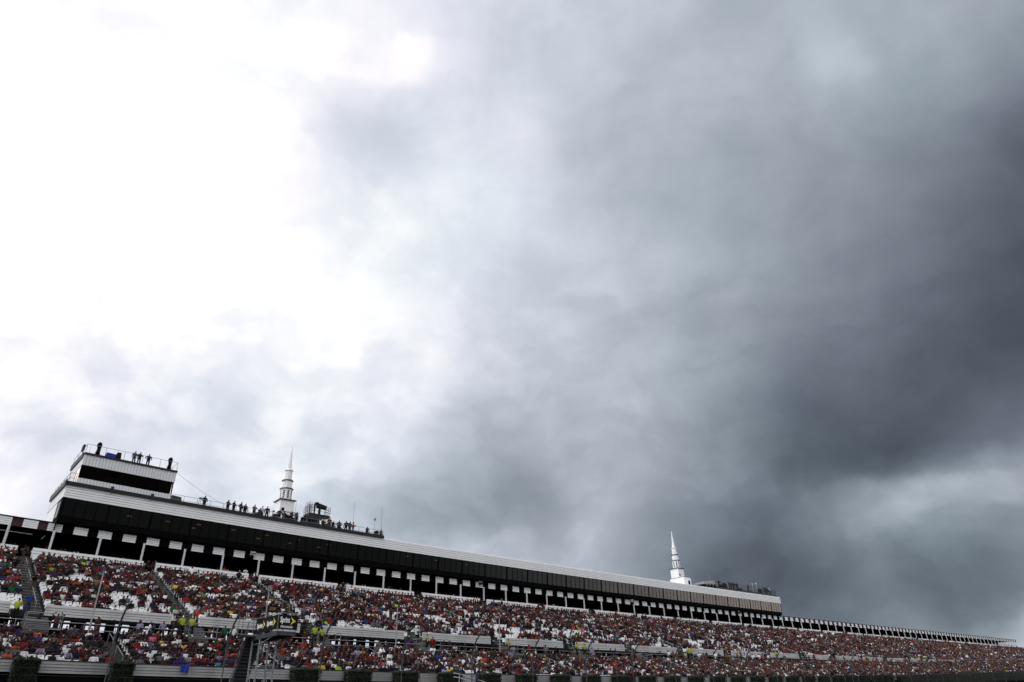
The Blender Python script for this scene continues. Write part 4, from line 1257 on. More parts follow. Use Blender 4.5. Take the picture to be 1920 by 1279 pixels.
# the covered box seats behind the white back wall, the walkway, people on the flights
for s in np.arange(-8, 322, 0.62):
    for dd, zz in ((0.35, 14.2), (1.25, 14.32)):
        if rs.rand() < 0.62:
            p = pts(s + rs.uniform(-0.1, 0.1), dd, zz, 'C')
            plc.append((*p, ang(s) + rs.normal(0, 0.3), rs.uniform(0.95, 1.1), rs.randint(6), s > 60, shc[rs.choice(len(SHN), p=np.array(SHW) / sum(SHW))], hac[rs.choice(len(HAN), p=np.array(HAW) / sum(HAW))], skc[rs.randint(3)], trc[rs.randint(5)]))
for s in np.arange(-6, 240, 1.0):
    if rs.rand() < (0.38 if s < 105 else 0.10):
        p = pts(s + rs.uniform(-0.3, 0.3), -18.3, 5.7, 'A')
        plc.append((*p, ang(s) + rs.normal(0, 1.0), rs.uniform(0.92, 1.05), 6 + rs.randint(2), s > 95, shc[rs.choice(len(SHN), p=np.array(SHW) / sum(SHW))], hac[rs.choice(len(HAN), p=np.array(HAW) / sum(HAW))], skc[rs.randint(3)], trc[rs.randint(5)]))
for ai, a in enumerate(UAISLE):
    for r in range(20):
        if rs.rand() < (0.06 if ai < 3 else 0.30):
            p = pts(a + rs.uniform(-0.3, 0.3), UROWS[r][0], UROWS[r][1] + 0.1, 'C')
            plc.append((*p, ang(a) + rs.normal(0, 1.2), rs.uniform(0.92, 1.05), 6 + rs.randint(2), a > 95, shc[rs.choice(len(SHN), p=np.array(SHW) / sum(SHW))], hac[rs.choice(len(HAN), p=np.array(HAW) / sum(HAW))], skc[rs.randint(3)], trc[rs.randint(5)]))
mass("crowd", plc, "thousands of seated spectators in mixed colours filling both seating tiers")
print("crowd", len(plc))

# ------------------------------------------------------------------ seats
def seat_mesh():
    b = MB()
    # rounded back, leaning a little
    prof = [(-0.21, 0.40), (-0.215, 0.62), (-0.20, 0.76), (-0.14, 0.83), (0.14, 0.83), (0.20, 0.76), (0.215, 0.62), (0.21, 0.40)]
    fr = [(x, 0.20 + (z - 0.4) * 0.22, z) for x, z in prof]
    bk = [(x, 0.24 + (z - 0.4) * 0.22, z) for x, z in prof]
    n = len(prof)
    b.add(fr + bk, [tuple(range(n)), tuple(range(2 * n - 1, n - 1, -1))] + [(i, n + i, n + (i + 1) % n, (i + 1) % n) for i in range(n)])
    b.add([(-0.10, 0.20 + 0.33 * 0.22 - 0.006, 0.725), (0.10, 0.20 + 0.33 * 0.22 - 0.006, 0.725), (0.10, 0.20 + 0.37 * 0.22 - 0.006, 0.77), (-0.10, 0.20 + 0.37 * 0.22 - 0.006, 0.77)], [(0, 1, 2, 3)], 1)
    def bx(x0, x1, y0, y1, z0, z1):
        c = [(x0, y0, z0), (x1, y0, z0), (x1, y1, z0), (x0, y1, z0), (x0, y0, z1), (x1, y0, z1), (x1, y1, z1), (x0, y1, z1)]
        b.add(c, MB.BOXF)
    # tip-up pan with a lip at the front
    pan = [(-0.21, -0.20, 0.40), (0.21, -0.20, 0.40), (0.21, 0.20, 0.38), (-0.21, 0.20, 0.38), (-0.20, -0.18, 0.45), (0.20, -0.18, 0.45), (0.20, 0.20, 0.42), (-0.20, 0.20, 0.42)]
    b.add(pan, MB.BOXF)
    bx(-0.20, 0.20, -0.215, -0.185, 0.36, 0.425)
    bx(-0.03, 0.03, 0.10, 0.16, 0.0, 0.40)
    return b
sb = seat_mesh()
sme = bpy.data.meshes.new("stadium_seat")
sme.from_pydata(sb.v, [], sb.f)
sme.materials.append(M['seat']); sme.materials.append(M['slot'])
sme.polygons.foreach_set('material_index', sb.m)
sme.update()
for i in emp:
    t_, r, s, d, z, blk, j, n, o_ = seats[i]
    o = bpy.data.objects.new("stadium_seat", sme)
    COL.objects.link(o)
    o.location = pt(s, d, z, t_)
    o.rotation_euler = (0, 0, ang(s))
    tag(o, "empty white seat, %s %s row, %s" % (ORD[r + 1], "lower" if t_ == 'A' else "upper", stair_ref(blk, j, n, 1, "lower stair" if t_ == 'A' else "upper stair")),
        "seat", "empty white seats in the stand")
SV = np.array([[(-0.21, 0.2, 0.40), (0.21, 0.2, 0.40), (0.21, 0.29, 0.80), (0.15, 0.30, 0.84), (-0.15, 0.30, 0.84), (-0.21, 0.29, 0.80)]])[0]
SVp = np.concatenate([SV, [(-0.21, -0.2, 0.40), (0.21, -0.2, 0.40), (0.21, 0.2, 0.385), (-0.21, 0.2, 0.385), (-0.2, -0.19, 0.455), (0.2, -0.19, 0.455), (0.2, 0.2, 0.43), (-0.2, 0.2, 0.43)]])
SF = [(0, 1, 2, 3, 4, 5)] + [tuple(i + 6 for i in q) for q in MB.BOXF]
ids = np.array([i for i in range(npeople) if i not in emp_set])
an = np.array([ang(s) for s in sarr[ids]])
c, s_n = np.cos(an)[:, None], np.sin(an)[:, None]
P = np.stack([XYZ[ids][:, 0][:, None] + SVp[None, :, 0] * c - SVp[None, :, 1] * s_n, XYZ[ids][:, 1][:, None] + SVp[None, :, 0] * s_n + SVp[None, :, 1] * c, XYZ[ids][:, 2][:, None] + SVp[None, :, 2]], -1).reshape(-1, 3)
lv = np.concatenate([np.array(q) for q in SF]); lst = np.cumsum([0] + [len(q) for q in SF])[:-1]
n = len(ids)
LL = (lv[None] + (np.arange(n) * len(SVp))[:, None]).reshape(-1)
LS = (lst[None] + (np.arange(n) * len(lv))[:, None]).reshape(-1)
me = bpy.data.meshes.new("stadium_seating")
me.vertices.add(len(P)); me.vertices.foreach_set('co', P.ravel())
me.loops.add(len(LL)); me.loops.foreach_set('vertex_index', LL.astype(np.int32))
me.polygons.add(len(LS)); me.polygons.foreach_set('loop_start', LS.astype(np.int32))
me.materials.append(M['seat'])
me.update(calc_edges=True); me.validate()
o = bpy.data.objects.new("stadium_seating", me)
COL.objects.link(o)
tag(o, "rows of white plastic seats running through the crowd in both tiers", "seats", kind='stuff')

# ================================================================== hedges along the front wall
def hedge_data(w, h, dpt, n, seed):
    r = random.Random(seed)
    b = MB()
    b.add([(-w / 2 + 0.1, -dpt + 0.12, -h + 0.1), (w / 2 - 0.1, -dpt + 0.12, -h + 0.1), (w / 2 - 0.1, 0, -h + 0.1), (-w / 2 + 0.1, 0, -h + 0.1),
           (-w / 2 + 0.14, -dpt + 0.18, -0.14), (w / 2 - 0.14, -dpt + 0.18, -0.14), (w / 2 - 0.14, 0, -0.14), (-w / 2 + 0.14, 0, -0.14)], MB.BOXF, 1)
    for _ in range(n):
        # leaves on the front, top and both ends of a rounded box
        f = r.random()
        x = r.uniform(-w / 2, w / 2); z = r.uniform(-h, 0); y = r.uniform(-dpt, 0)
        q = r.random() * 0.16
        if f < 0.48:
            y = -dpt + q
        elif f < 0.82:
            z = -q
        elif f < 0.91:
            x = -w / 2 + q
        else:
            x = w / 2 - q
        # round the corners and roughen the outline
        ex = abs(x) / (w / 2); ez = 1 + z / h * 1.0
        bump = 0.10 * math.sin(x * 5 + seed) + 0.07 * math.sin(x * 11 + z * 7)
        if ex > 0.85 and z > -0.25:
            z -= (ex - 0.85) * 1.0
        z += bump * 0.5 * (1 if f >= 0.48 else 0.2)
        y -= bump * 0.4
        a = r.uniform(0.035, 0.075)
        t1 = Vector((r.gauss(0, 1), r.gauss(0, 1), r.gauss(0, 1))).normalized()
        t2 = t1.orthogonal().normalized()
        p = Vector((x, y, z))
        b.add([p - t1 * a, p + t2 * a * 0.55, p + t1 * a, p - t2 * a * 0.55], [(0, 1, 2, 3)])
    me = bpy.data.meshes.new("hedge")
    me.from_pydata(b.v, [], b.f)
    me.materials.append(M['hedge']); me.materials.append(M['hedgecore'])
    me.polygons.foreach_set('material_index', b.m)
    me.update()
    return me
HM = [hedge_data(2.35, 1.9, 0.9, 3400, k) for k in range(3)]
hs = [2.75, 8.25] + [21.35 + 4.615 * k for k in range(24)]
hl = ["dark clipped hedge against the grey front wall, leftmost of all", "dark hedge below the first lower stair, second from the left"]
for k, s in enumerate(hs):
    o = bpy.data.objects.new("hedge", HM[k % 3])
    COL.objects.link(o)
    o.location = pt(s, -26.0, 3.80, 'A')
    wide = (1.45 / 2.35 if k == 1 else (1.5 / 2.35 if k == 0 else 1.0)) * (1 + max(0, k - 12) * 0.018)
    o.rotation_euler = (0, 0, ang(s))
    o.scale = (wide, 1, 1)
    lab = hl[k] if k < 2 else "dark clipped hedge against the front wall, %s in the row right of the flag stand" % ORD[k - 1]
    tag(o, lab, "hedge", "hedges along the front wall")
o = bpy.data.objects.new("hedge", hedge_data(112.0, 2.0, 0.9, 30000, 9))
COL.objects.link(o)
o.location = pt(187.5, -26.05, 3.80, 'A')
o.rotation_euler = (0, 0, ang(187.5) + 0.0)
tag(o, "long unbroken dark hedge along the far right front wall", "hedge", "hedges along the front wall")
# the long hedge follows the gently curved wall
me = o.data
V = np.empty(len(me.vertices) * 3); me.vertices.foreach_get('co', V); V = V.reshape(-1, 3)
wpos = pts(187.5 + V[:, 0], -26.05 + V[:, 1], 3.80 + V[:, 2], 'A')
inv = (Matrix.Translation(o.location) @ Matrix.Rotation(ang(187.5), 4, 'Z')).inverted()
IM = np.array(inv)
V = wpos @ IM[:3, :3].T + IM[:3, 3]
me.vertices.foreach_set('co', V.ravel()); me.update()

# ================================================================== catch fence between track and stand
cf = thing("catch_fence", "tall catch fence of curved dark posts and thin cables along the track", "fence", pt(60, -34.6, GND, 'A'))
FP = [5.55 + 6.45 * k for k in range(-2, 33)]
def fence_line(s):
    return [(s, -34.6, -2.0), (s, -34.6, 3.2), (s, -34.65, 4.2), (s, -34.85, 4.9), (s, -35.2, 5.45), (s, -35.65, 5.85), (s, -36.1, 6.05)]
for s in FP:
    b = MB()
    P = [pt(*q, 'A') for q in fence_line(s)]
    for i in range(len(P) - 1):
        r = 0.036 if i == 0 else 0.055
        b.tube(P[i], P[i + 1], r, r, 7, cap=False)
    for q in P[2:-1]:
        b.tube(q - Vector((0, 0, 0.02)), q + Vector((0, 0, 0.14)), 0.035, 0.035, 5)
    b.build("post", M['darksteel'], cf)
for i in range(14):
    b = MB()
    t = i / 13.0
    L = fence_line(0)
    # along the post outline from 1.4 m up
    zz = 0.2 + t * 4.7
    dd = -34.6 - max(0, zz - 3.6) ** 2 * 0.12
    if i >= 12:
        dd, zz = [(-35.3, 5.6), (-36.05, 6.1)][i - 12]
    for s0, s1 in zip(FP, FP[1:]):
        b.tube(pt(s0, dd, zz, 'A'), pt(s1, dd, zz, 'A'), 0.006, 0.006, 4, cap=False)
    b.build("cable", M['darksteel'], cf)

# ================================================================== flag stand over the fence
fs = thing("flag_stand", "grey steel flag stand with a steep stair rising over the track fence", "flag stand", pt(14.4, -35.5, GND, 'A'))
SA, SB, DF, DR, ZF = 13.9, 15.12, -37.5, -33.6, 5.0
b = MB()
b.pbox(SA, SB, DF, DR, ZF - 0.05, ZF, 'A')
for d0 in (DF, DR - 0.1):
    b.pbox(SA, SB, d0, d0 + 0.1, ZF - 0.24, ZF - 0.05, 'A')
for s0 in (SA - 0.02, SB - 0.08):
    b.pbox(s0, s0 + 0.1, DF, DR, ZF - 0.26, ZF - 0.04, 'A')
b.build("platform", M['darksteel'], fs)
for s0, d0 in ((SA + 0.05, -34.9), (SB - 0.05, -34.9), (SA + 0.05, -33.7), (SB - 0.05, -33.7)):
    b = MB()
    b.tube(pt(s0, d0, -2.0, 'A'), pt(s0, d0, ZF - 0.2, 'A'), 0.06, 0.06, 8)
    b.build("leg", M['steel'], fs)
b = MB()
for s0 in (SA + 0.05, SB - 0.05):
    b.ptube((s0, -34.9, 4.4), (s0, -36.9, ZF - 0.2), 0.035, 'A')
    for z in (1.0, 3.0, 4.5):
        b.ptube((s0, -34.9, z), (s0, -33.7, z), 0.03, 'A')
    b.ptube((s0, -34.9, 1.0), (s0, -33.7, 3.0), 0.028, 'A')
for d0 in (-34.9, -33.7):
    for z in (1.6, 3.2, 4.5):
        b.ptube((SA, d0, z), (SB, d0, z), 0.03, 'A')
b.ptube((SA, -34.9, 1.6), (SB, -34.9, 3.2), 0.028, 'A')
b.ptube((SB, -34.9, -0.2), (SA, -34.9, 1.6), 0.028, 'A')
b.build("brace", M['steel'], fs)
b = MB()
for i in range(34):
    t = i / 33
    z = ZF - 0.1 - t * 6.4
    d0 = DR + 0.15 + t * 3.5
    b.pbox(SA - 0.25, SA + 0.6, d0 - 0.14, d0 + 0.12, z - 0.03, z + 0.03, 'A')
    b.pbox(SA - 0.24, SA + 0.59, d0 + 0.09, d0 + 0.115, z - 0.17, z - 0.03, 'A')
for s0 in (SA - 0.28, SA + 0.63):
    b.tube(pt(s0, DR + 0.1, ZF, 'A'), pt(s0, DR + 3.75, ZF - 6.6, 'A'), 0.11, 0.11, 4)
b.pbox(SA - 0.95, SA + 0.1, DR - 0.6, DR + 0.1, ZF - 0.07, ZF - 0.01, 'A')
b.build("stair", M['darksteel'], fs)
b = MB()
for s0 in (SA - 0.28, SA + 0.63):
    b.tube(pt(s0, DR + 0.1, ZF + 0.95, 'A'), pt(s0, DR + 3.75, ZF - 5.65, 'A'), 0.03, 0.03, 6)
    for t in (0.0, 0.25, 0.5, 0.75, 1.0):
        b.tube(pt(s0, DR + 0.1 + 3.65 * t, ZF - 6.6 * t, 'A'), pt(s0, DR + 0.1 + 3.65 * t, ZF + 0.95 - 6.6 * t, 'A'), 0.022, 0.022, 5)
for q in ((SA - 0.95, DR - 0.6), (SA - 0.95, DR + 0.1), (SA, DF), (SB, DF), (SB, DR), (SB, -35.5), (SA, -35.5), (SA, DR)):
    b.tube(pt(*q, ZF, 'A'), pt(*q, ZF + 1.05, 'A'), 0.025, 0.025, 5)
for a, c in (((SA - 0.95, DR - 0.6), (SA, DR - 0.6)), ((SA - 0.95, DR - 0.6), (SA - 0.95, DR + 0.1)), ((SB, DF), (SB, DR)), ((SA, DF), (SB, DF)), ((SA, DF), (SA, DR))):
    for h in (0.55, 1.05):
        b.tube(pt(*a, ZF + h, 'A'), pt(*c, ZF + h, 'A'), 0.022, 0.022, 5)
b.build("handrail", M['steel'], fs)

def text_mesh(txt, size, bold=0.0):
    cu = bpy.data.curves.new("lettering", 'FONT')
    cu.body = txt
    cu.size = size
    cu.align_x = 'LEFT'
    cu.offset = bold
    cu.resolution_u = 3
    o = bpy.data.objects.new("tmp", cu)
    COL.objects.link(o)
    dg = bpy.context.evaluated_depsgraph_get()
    me = bpy.data.meshes.new_from_object(o.evaluated_get(dg))
    bpy.data.objects.remove(o)
    V = [tuple(v.co) for v in me.vertices]
    Fc = [tuple(p.vertices) for p in me.polygons]
    xs = [v[0] for v in V]
    return V, Fc, min(xs), max(xs)
WING = [(0.00, 1.00), (0.20, 0.86), (0.52, 0.62), (0.86, 0.50), (0.52, 0.38), (0.20, 0.14), (0.00, 0.00), (0.14, 0.25), (0.20, 0.44), (0.60, 0.50), (0.20, 0.56), (0.14, 0.75)]
def banner(name, label, origin, xdir, w, h, logos, sub=None):
    """cloth hung along xdir; nrm looks out of the printed side"""
    t = thing(name, label, "banner", origin, "black sponsor banners on the flag stand")
    xd = xdir.normalized(); zd = Vector((0, 0, 1)); nr = xd.cross(zd)
    def L(x, z, o=0.0):
        return origin + xd * x + zd * z + nr * (o + 0.012 * math.sin(x * 4.0))
    b = MB()
    n = 14
    vs = []
    for i in range(n + 1):
        x = w * i / n
        vs += [L(x, 0), L(x, h), L(x, h, -0.012), L(x, 0, -0.012)]
    fsx = []
    for i in range(n):
        for j in range(4):
            fsx.append((i * 4 + j, (i + 1) * 4 + j, (i + 1) * 4 + (j + 1) % 4, i * 4 + (j + 1) % 4))
    fsx += [(3, 2, 1, 0), tuple(n * 4 + j for j in range(4))]
    b.add(vs, fsx)
    b.build("cloth", M['cloth_black'], t)
    bt, bw = MB(), MB()
    V, Fc, x0, x1 = text_mesh("Sprint", 1.0, 0.03)
    for (lx, lz, tw, th, wx, wz, ww, wh) in logos:
        bt.add([L(lx + (v[0] - x0) / (x1 - x0) * tw, lz + v[1] * th, 0.006) for v in V], Fc)
        k = len(WING)
        # upper and lower feather of the mark
        up = [(0.0, 1.0), (0.30, 0.80), (0.90, 0.50), (0.30, 0.53), (0.16, 0.76)]
        dn = [(p[0], 1 - p[1]) for p in up][::-1]
        for poly in (up, dn):
            bw.add([L(wx + p[0] * ww, wz + p[1] * wh, 0.006) for p in poly], [tuple(range(len(poly)))[::-1]])
    if sub:
        V2, F2, a0, a1 = text_mesh(sub[0], 1.0, 0.03)
        bt.add([L(sub[1] + (v[0] - a0) / (a1 - a0) * sub[3], sub[2] + v[1] * sub[4], 0.006) for v in V2], F2)
    bt.build("lettering", M['logo_white'], t)
    bw.build("emblem", M['logo_yellow'], t)
    return t
pF = pt(SA, DF - 0.06, ZF + 0.10, 'A'); pF2 = pt(SB + 0.04, DF - 0.06, ZF + 0.10, 'A')
wF = (pF2 - pF).length
banner("banner", "black banner with one white and yellow logo facing the track", pF, pF2 - pF, wF, 0.84, [(0.08, 0.40, 0.64, 0.46, 0.76, 0.24, 0.40, 0.52)], ("POCONO", 0.16, 0.09, 0.78, 0.155))
pS = pt(SA - 0.06, DF + 3.35, ZF + 0.08, 'A'); pS2 = pt(SA - 0.06, DF - 0.05, ZF + 0.10, 'A')
banner("banner", "black banner with two white and yellow logos along the flag stand's side", pS, pS2 - pS, (pS2 - pS).length, 0.86,
       [(0.25, 0.32, 0.85, 0.42, 1.12, 0.18, 0.42, 0.56), (1.80, 0.32, 0.85, 0.42, 2.68, 0.18, 0.42, 0.56)])

# ================================================================== poles on the walkway
for k, (s, z1, lab) in enumerate([(7.15, 10.63, "thin pale pole rising before the leftmost upper seats"), (34.05, 10.11, "thin pale pole topped near an orange shirt, middle of three"),
                               (47.35, 9.9, "thin pale pole before the crowd, right of a hi-vis pair"), (20.6, 10.95, "thin pole carrying a grey box above the black banners")]):
    t = thing("pole", lab, "pole", pt(s, -19.0, 5.4, 'A'), "thin poles on the walkway")
    b = MB()
    p0 = pt(s, -19.0, 5.4, 'A')
    b.tube(p0, Vector((p0.x, p0.y, pt(s, -19.0, z1, 'A').z)), 0.06, 0.045, 8)
    b.build("shaft", M['whitepole'], t)
    b = MB()
    if k == 3:
        b.pbox(s - 0.1, s + 0.2, -19.15, -18.85, z1 - 0.5, z1, 'A')
        b.build("grey_box", M['steel'], t)
    else:
        b.pbox(s - 0.07, s + 0.07, -19.07, -18.93, z1, z1 + 0.07, 'A')
        b.build("cap", M['steel'], t)
# pipe rails of the stair that comes up in front of the wall
t = thing("stair_railing", "white pipe stair railing coming up in front of the hedges", "railing", pt(36.5, -27.5, 2.0, 'A'))
b = MB()
for dd in (-27.3,):
    A_ = [(35.0, dd, 3.66), (35.6, dd, 3.6), (41.5, dd, 2.35)]
    for off in (0, -0.3):
        b.ptube((A_[0][0], dd, A_[0][2] + off), (A_[1][0], dd, A_[1][2] + off), 0.035, 'A')
        b.ptube((A_[1][0], dd, A_[1][2] + off), (A_[2][0], dd, A_[2][2] + off), 0.025, 'A')
    for q in (0.0, 0.33, 0.66, 1.0):
        s = 35.6 + 5.9 * q
        z = 3.62 - 1.27 * q
        b.ptube((s, dd, z - 1.1), (s, dd, z), 0.03, 'A')
b.build("pipe_rail", M['rail'], t)
b = MB()
for i in range(12):
    b.pbox(35.6 + i * 0.5, 36.1 + i * 0.5, -28.2, -27.3, 2.45 - i * 0.11 - 0.1, 2.45 - i * 0.11, 'A')
b.pbox(34.3, 35.6, -28.2, -26.0, 2.35, 2.47, 'A')
b.build("step", M['concrete'], t)

# blue cloth over the wall
def cloth(s0, s1, d, z0, z1, label, m, tier='A'):
    b = MB()
    n, k = 6, 6
    vs, fsx = [], []
    for i in range(n + 1):
        for j in range(k + 1):
            u, v = i / n, j / k
            vs.append(pt(s0 + (s1 - s0) * u, d - 0.04 * math.sin(u * 9 + v * 2) - 0.03, z1 - (z1 - z0) * v * (1 - 0.12 * math.sin(u * 5)), tier))
    for i in range(n):
        for j in range(k):
            a = i * (k + 1) + j
            fsx.append((a, a + k + 1, a + k + 2, a + 1))
    b.add(vs, fsx)
    o = b.build("cloth", m, base=pt((s0 + s1) / 2, d, z0, tier))
    md = o.modifiers.new("thick", 'SOLIDIFY'); md.thickness = 0.02
    return tag(o, label, "cloth")
cloth(12.1, 12.65, -26.02, 3.28, 3.80, "bright blue cloth hung over the grey front wall", M['cloth_blue'])
cloth(54.2, 55.2, -26.02, 3.2, 3.82, "dark jacket hung over the front wall between two hedges", M['cloth_black'])
cloth(60.0, 61.2, -26.02, 3.1, 3.82, "black cloth hung over the front wall left of a hedge", M['cloth_black'])

# ================================================================== things on the roofs
def covered_camera(s, d, z, label):
    t = thing("covered_camera", label, "camera", pt(s, d, z), "covered cameras on the press box roof")
    p = pt(s, d, z)
    b = MB()
    for a in (0.3, 2.4, 4.5):
        b.tube(p + Vector((0.35 * math.cos(a), 0.35 * math.sin(a), 0)), p + Vector((0, 0, 0.9)), 0.025, 0.03, 5)
    b.build("tripod", M['blacksteel'], t)
    bm = bmesh.new()
    rows = [(0.35, 0.26), (0.6, 0.22), (0.85, 0.19), (1.05, 0.22), (1.3, 0.27), (1.5, 0.25), (1.66, 0.12)]
    b = MB()
    n = 10
    vs = []
    for z_, r_ in rows:
        for i in range(n):
            a = 2 * math.pi * i / n
            w = r_ * (1 + 0.12 * math.sin(3 * a + z_ * 7))
            vs.append(p + Vector((w * math.cos(a) * 0.85, w * math.sin(a) * 1.1, z_)))
    fsx = []
    for k in range(len(rows) - 1):
        for i in range(n):
            fsx.append((k * n + i, k * n + (i + 1) % n, (k + 1) * n + (i + 1) % n, (k + 1) * n + i))
    fsx += [tuple(range(n - 1, -1, -1)), tuple((len(rows) - 1) * n + i for i in range(n))]
    b.add(vs, fsx)
    bm.free()
    b.build("rain_cover", M['cloth_black'], t, smooth=True)
covered_camera(7.45, 0.5, 25.27, "black covered camera on tripod at the press box roof's left corner")
covered_camera(14.85, 0.5, 25.27, "black covered camera on tripod at the press box roof's right corner")
t = thing("equipment_case", "blue tarp covered equipment case with a black monitor on the press box roof", "case", pt(8.9, 0.6, 25.27))
b = MB()
q = [(8.2, 0.2, 25.27), (9.3, 0.2, 25.27), (9.3, 1.0, 25.27), (8.2, 1.0, 25.27), (8.28, 0.25, 25.95), (9.25, 0.25, 25.9), (9.25, 0.95, 25.9), (8.28, 0.95, 25.95)]
b.add([pt(*x) for x in q], MB.BOXF)
b.build("tarp", M['cloth_blue'], t)
b = MB()
q = [(9.1, 0.15, 25.27), (9.75, 0.15, 25.27), (9.75, 0.8, 25.27), (9.1, 0.8, 25.27), (9.3, 0.25, 26.2), (9.68, 0.25, 26.2), (9.68, 0.7, 26.2), (9.3, 0.7, 26.2)]
b.add([pt(*x) for x in q], MB.BOXF)
b.build("monitor", M['cloth_black'], t)
t = thing("floodlight", "small dark floodlight clamped to the press box roof corner", "light", pt(6.0, -0.2, 25.3))
b = MB()
b.pbox(5.85, 6.05, -0.3, 0.5, 25.5, 26.1)
b.ptube((5.95, 0.1, 25.3), (5.95, 0.1, 25.5), 0.03)
b.build("housing", M['blacksteel'], t)

cpf = thing("camera_platform", "raised black scaffold camera platform right of the left spire", "platform", pt(34.6, 3, ZR))
b = MB()
for s in (33.3, 34.2, 35.1, 36.0):
    for d in (2.2, 3.8):
        b.ptube((s, d, ZR - 0.1), (s, d, 23.9), 0.035)
for s0, s1 in ((33.3, 34.2), (34.2, 35.1), (35.1, 36.0)):
    b.ptube((s0, 2.2, ZR), (s1, 2.2, 23.8), 0.022)
    b.ptube((s1, 2.2, ZR), (s0, 2.2, 23.8), 0.022)
    b.ptube((s0, 2.2, 22.8), (s1, 2.2, 22.8), 0.022)
b.build("scaffold", M['darksteel'], cpf)
b = MB()
b.pbox(33.2, 36.1, 2.1, 3.9, 23.75, 24.05)
b.build("deck", M['blacksteel'], cpf)
railing([((33.2, 2.1), (36.1, 2.1)), ((33.2, 2.1), (33.2, 3.9)), ((36.1, 2.1), (36.1, 3.9))], zb=24.05, h=1.05, mids=(0.35, 0.7), gap=0.7, r=0.025).build("guard_rail", M['darksteel'], cpf)
b = MB()
for k in range(3):
    for d in (2.4, 2.8, 3.2, 3.6):
        b.ptube((33.25 + k * 0.3, d, 24.05), (33.25 + k * 0.3, d, 25.7 - 0.1 * k), 0.025)
    b.ptube((33.25 + k * 0.3, 2.4, 25.0), (33.25 + k * 0.3, 3.6, 25.0), 0.02)
b.build("screen", M['darksteel'], cpf)
tvc = thing("television_camera", "big black long lens camera on the raised scaffold platform", "camera", pt(34.9, 2.8, 24.05))
b = MB()
b.pbox(34.75, 35.0, 2.7, 2.95, 24.05, 24.9)
b.build("pedestal", M['cloth_black'], tvc)
b = MB()
q = [(34.45, 2.6, 25.0), (35.7, 2.4, 24.95), (35.7, 3.0, 24.95), (34.45, 3.0, 25.0), (34.5, 2.6, 25.65), (35.7, 2.4, 25.35), (35.7, 3.0, 25.35), (34.5, 3.0, 25.65)]
b.add([pt(*x) for x in q], MB.BOXF)
b.pbox(34.3, 34.6, 2.65, 2.95, 25.35, 25.75)
b.build("body", M['cloth_black'], tvc)
stander('forward', 34.15, 2.8, 24.05, 'P', 'black', 'black cap', "camera operator in black on the raised scaffold platform", 0.9, trous=1, group=G_R)

for s, d, z0, z1, lab, r in [(39.5, 2.0, ZR, 26.6, "tall whip antenna on the roof above three talking people", 0.022), (43.9, 2.0, 21.5, 26.5, "tall whip antenna just past the roof railing's right end", 0.022),
                          (31.15, 1.9, ZR, 25.0, "thin aerial just right of the left spire", 0.018), (96.8, -0.6, 21.4, 22.9, "thin lightning rod standing alone on the plain fascia", 0.03), (7.0, 3.0, 25.26, 27.2, "thin aerial at the press box roof's left end", 0.015),
                          (122.3, 2.0, 22.0, 24.9, "white mast beside the striped tent on the far roof", 0.035), (138.6, 1.0, 22.0, 24.2, "white forked mast nearest the far platform's right end", 0.04), (137.0, 1.0, 22.0, 24.0, "pale mast with small bulbs on the far roof platform", 0.03)]:
    t = thing("antenna", lab, "antenna", pt(s, d, z0), "aerials on the roofs")
    b = MB()
    p0 = pt(s, d, z0)
    top = Vector((p0.x, p0.y, pt(s, d, z1).z))
    b.tube(p0, top, r * 1.3, r, 6)
    b.build("mast", M['whitepole'] if s > 100 else M['steel'], t)
    if s > 130:
        b = MB()
        b.tube(top - Vector((0, 0, 0.5)), top + Vector((0.25, 0.1, 0.1)), r, r, 5)
        b.tube(top - Vector((0, 0, 0.12)), top + Vector((0, 0, 0.12)), 0.09, 0.09, 7)
        b.build("head", M['rail'], t)
t = thing("dish_mast", "thin mast with a small round dish near the roof railing's end", "dish", pt(42.8, 2.0, ZR))
b = MB()
p0 = pt(42.8, 2.0, ZR); p1 = Vector((p0.x, p0.y, pt(42.8, 2, 24.6).z))
b.tube(p0, p1, 0.025, 0.025, 6)
b.build("mast", M['steel'], t)
b = MB()
nrm_ = Vector((math.sin(PSI), -math.cos(PSI), 0))
b.tube(p1, p1 + nrm_ * 0.08, 0.05, 0.19, 12)
b.build("dish", M['steel'], t)
